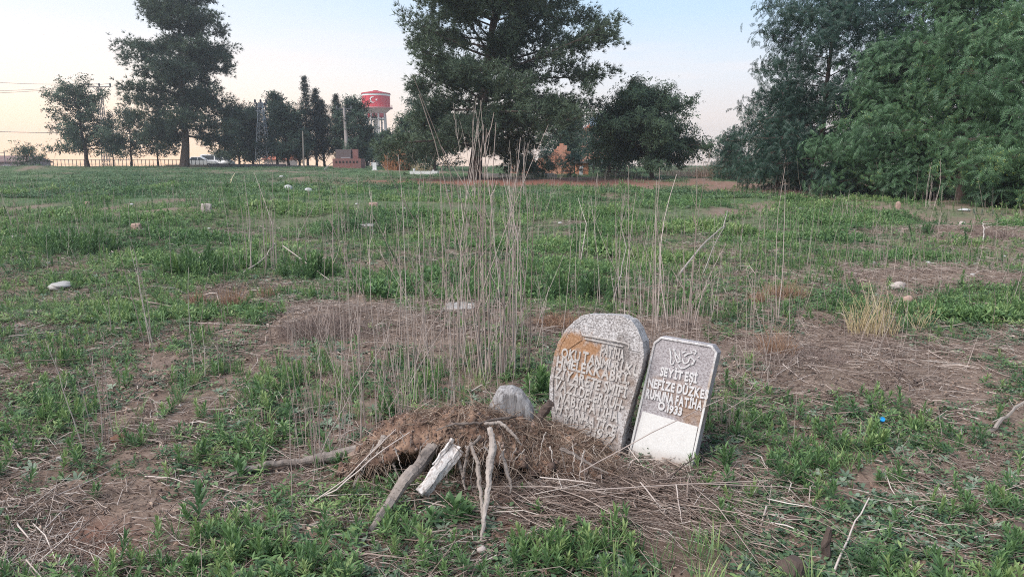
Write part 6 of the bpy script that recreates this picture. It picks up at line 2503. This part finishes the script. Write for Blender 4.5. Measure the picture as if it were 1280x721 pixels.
# ---- white cars at the far edge
def car(px, Y, label, m, rz=0.0, van=False):
    x = at(px, Y)
    zg = gz(x, Y)
    rt = empty('parked_car', (x, Y, zg))
    tag(rt, label, 'car', 'white cars at the far edge')
    L = 4.2
    if van:
        pr = [(-2.1, .3), (-2.1, 1.0), (-2.0, 1.75), (-1.8, 1.85), (1.0, 1.85), (1.55, 1.15), (2.05, .95), (2.1, .3)]
    else:
        pr = [(-2.1, .3), (-2.12, .85), (-1.9, .98), (-1.4, 1.02), (-.95, 1.42), (.25, 1.45), (.95, 1.0), (1.9, .86), (2.1, .7), (2.1, .3)]
    n = len(pr)
    V = []
    for (yy, ins) in ((-.85, 0), (-.80, .0), (.80, 0), (.85, 0)):
        for (u, v) in pr:
            k = 1.0 if abs(yy) < .82 else (.97 if v > 1.05 else 1.0)
            V.append((u * k, yy * (1 if v < 1.05 else .86), v if abs(yy) < .82 else (v - .03 if v > .5 else v)))
    F = []
    for j in range(3):
        for i in range(n):
            F.append((j * n + i, j * n + (i + 1) % n, (j + 1) * n + (i + 1) % n, (j + 1) * n + i))
    F += [tuple(range(n - 1, -1, -1)), tuple(3 * n + i for i in range(n))]
    Mz = np.array(Matrix.Rotation(rz, 3, 'Z'))
    loc = np.array([x, Y, zg])

    def put(V, F, name, m_):
        mb = MB()
        mb.add(np.array(V) @ Mz.T + loc, F)
        return mb.build(name, m_, rt)
    put(V, F, 'body', m)
    top = 1.72 if van else 1.36
    for s in (-1, 1):
        if van:
            ws = [[(.1, 1.15), (1.25, 1.15), (.85, top), (.1, top)], [(-1.7, 1.15), (-.1, 1.15), (-.1, top), (-1.7, top)]]
        else:
            ws = [[(-.1, 1.03), (.78, 1.03), (.22, top), (-.1, top)], [(-1.1, 1.03), (-.2, 1.03), (-.2, top), (-.88, top)]]
        for wq in ws:
            Vw = [(u, s * (.862 - (.10 if v > 1.1 else 0)), v) for (u, v) in wq] + [(u, s * (.82 - (.10 if v > 1.1 else 0)), v) for (u, v) in wq]
            put(Vw, [(0, 1, 2, 3), (7, 6, 5, 4), (0, 4, 5, 1), (1, 5, 6, 2), (2, 6, 7, 3), (3, 7, 4, 0)], 'side_window', M_glass)
        for wx in (-1.3, 1.3):
            wb = MB()
            p0 = Mz @ np.array([wx, s * .68, .32]) + loc
            p1 = Mz @ np.array([wx, s * .88, .32]) + loc
            wb.tube([p0, p1], .32, 16)
            wo = wb.build('wheel', M_rubber, rt)
            wb = MB()
            p2 = Mz @ np.array([wx, s * .895, .32]) + loc
            wb.tube([p1 * .9 + p0 * .1, p2], .19, 12)
            hb = wb.build('rim', M_metal, rt)
            hb.parent = wo
        put([(2.09, s * .55 - .15, .62), (2.09, s * .55 + .15, .62), (2.03, s * .55 + .15, .78), (2.03, s * .55 - .15, .78),
             (2.12, s * .55 - .15, .62), (2.12, s * .55 + .15, .62), (2.08, s * .55 + .15, .78), (2.08, s * .55 - .15, .78)],
            [(4, 5, 6, 7), (3, 2, 1, 0), (0, 1, 5, 4), (1, 2, 6, 5), (2, 3, 7, 6), (3, 0, 4, 7)], 'headlight', M_wpaint)
    return rt


M_car = flat('car_paint', (.74, .75, .77), .35, .04, 1, spec=.5)
car(257, 99, 'white estate car parked just right of the tall pine trunk', M_car, 0.15)
car(278, 101, 'white van parked right of the white estate car', M_car, -.1, True)

# ---- white grave kerb and small things by the pine
Yg = 56.0
xa, xb = at(515, Yg), at(549, Yg)
xm = (xa + xb) / 2
zg = gz(xm, Yg)
rt = empty('grave', (xm, Yg, zg))
tag(rt, 'white marble grave kerb left of the centre pine trunk', 'grave')
w_ = xb - xa
mb = MB()
hk = zpx(214, Yg) - zg
mb.box((xm, Yg - .42, zg + hk / 2), (w_, .12, hk))
mb.box((xm, Yg + .42, zg + hk / 2), (w_, .12, hk))
mb.box((xa + .06, Yg, zg + hk / 2), (.12, .71, hk))
mb.box((xb - .06, Yg, zg + hk / 2), (.12, .71, hk))
mb.build('kerb', M_white, rt)
mb = MB()
mb.box((xa + .28, Yg, zg + hk * .9), (.10, .5, hk * 1.5))
mb.build('head_slab', M_white, rt)
mb = MB()
mb.box((xb - .35, Yg, zg + hk * .75), (.10, .34, hk * 1.1))
mb.build('foot_slab', M_white, rt)
Yg = 70.0
xm = at(471, Yg)
zg = gz(xm, Yg)
rt = empty('grave_marker', (xm, Yg, zg))
tag(rt, 'small square white grave marker before the dark trees', 'marker')
mb = MB()
hk = zpx(203.5, Yg) - zg
mb.box((xm, Yg, zg + hk / 2), (.36, .10, hk))
mb.box((xm, Yg, zg + .06), (.5, .3, .12 + .01))
mb.build('slab', M_white, rt)
Yg = 52.0
xm = at(625, Yg)
zg = gz(xm, Yg)
for (pa, pb, lb) in ((598, 640, 'pale concrete kerb lying right of the centre pine trunk'), (660, 695, 'pale concrete strip under the right side of the pine')):
    mb = MB()
    xa, xb = at(pa, Yg), at(pb, Yg)
    mb.box(((xa + xb) / 2, Yg, gz((xa + xb) / 2, Yg) + .08), (xb - xa, .3, .24))
    mb.box(((xa + xb) / 2, Yg + .05, gz((xa + xb) / 2, Yg) + .24), ((xb - xa) * .8, .2, .08))
    o = mb.build('kerb_stone', M_concrete, None, Vector(((xa + xb) / 2, Yg, zg)))
    tag(o, lb, 'kerb')
# white post
Yg = 46.0
xm = at(727, Yg)
c = G(726, 219)
mb = MB()
V0 = np.array([(-.13, -.06, -.15), (.13, -.06, -.15), (.13, .06, -.15), (-.13, .06, -.15), (-.10, -.05, .62), (.18, -.05, .70), (.18, .05, .70), (-.10, .05, .62)])
mb.add(V0 + np.array(c), [(0, 3, 2, 1), (4, 5, 6, 7), (0, 1, 5, 4), (1, 2, 6, 5), (2, 3, 7, 6), (3, 0, 4, 7)])
o = mb.build('white_post', M_white, None, c)
tag(o, 'short slanted white post at the edge of the red soil right of the pine', 'post')


# ================================================================== HAZE
HZ = 0.0008
hm = bpy.data.materials.new('haze')
hm.use_nodes = True
for nd in list(hm.node_tree.nodes):
    hm.node_tree.nodes.remove(nd)
t = NT(hm.node_tree)
ho = t.n('ShaderNodeOutputMaterial')
pv = t.n('ShaderNodeVolumePrincipled')
pv.inputs['Color'].default_value = (.86, .90, .96, 1)
pv.inputs['Density'].default_value = HZ
pv.inputs['Anisotropy'].default_value = .2
t.l(pv.outputs[0], ho.inputs['Volume'])
mb = MB()
mb.box((0, 390, 21), (1420, 1040, 50))
o = mb.build('haze', hm, None)
tag(o, 'thin evening haze over the field', 'haze', kind='stuff')
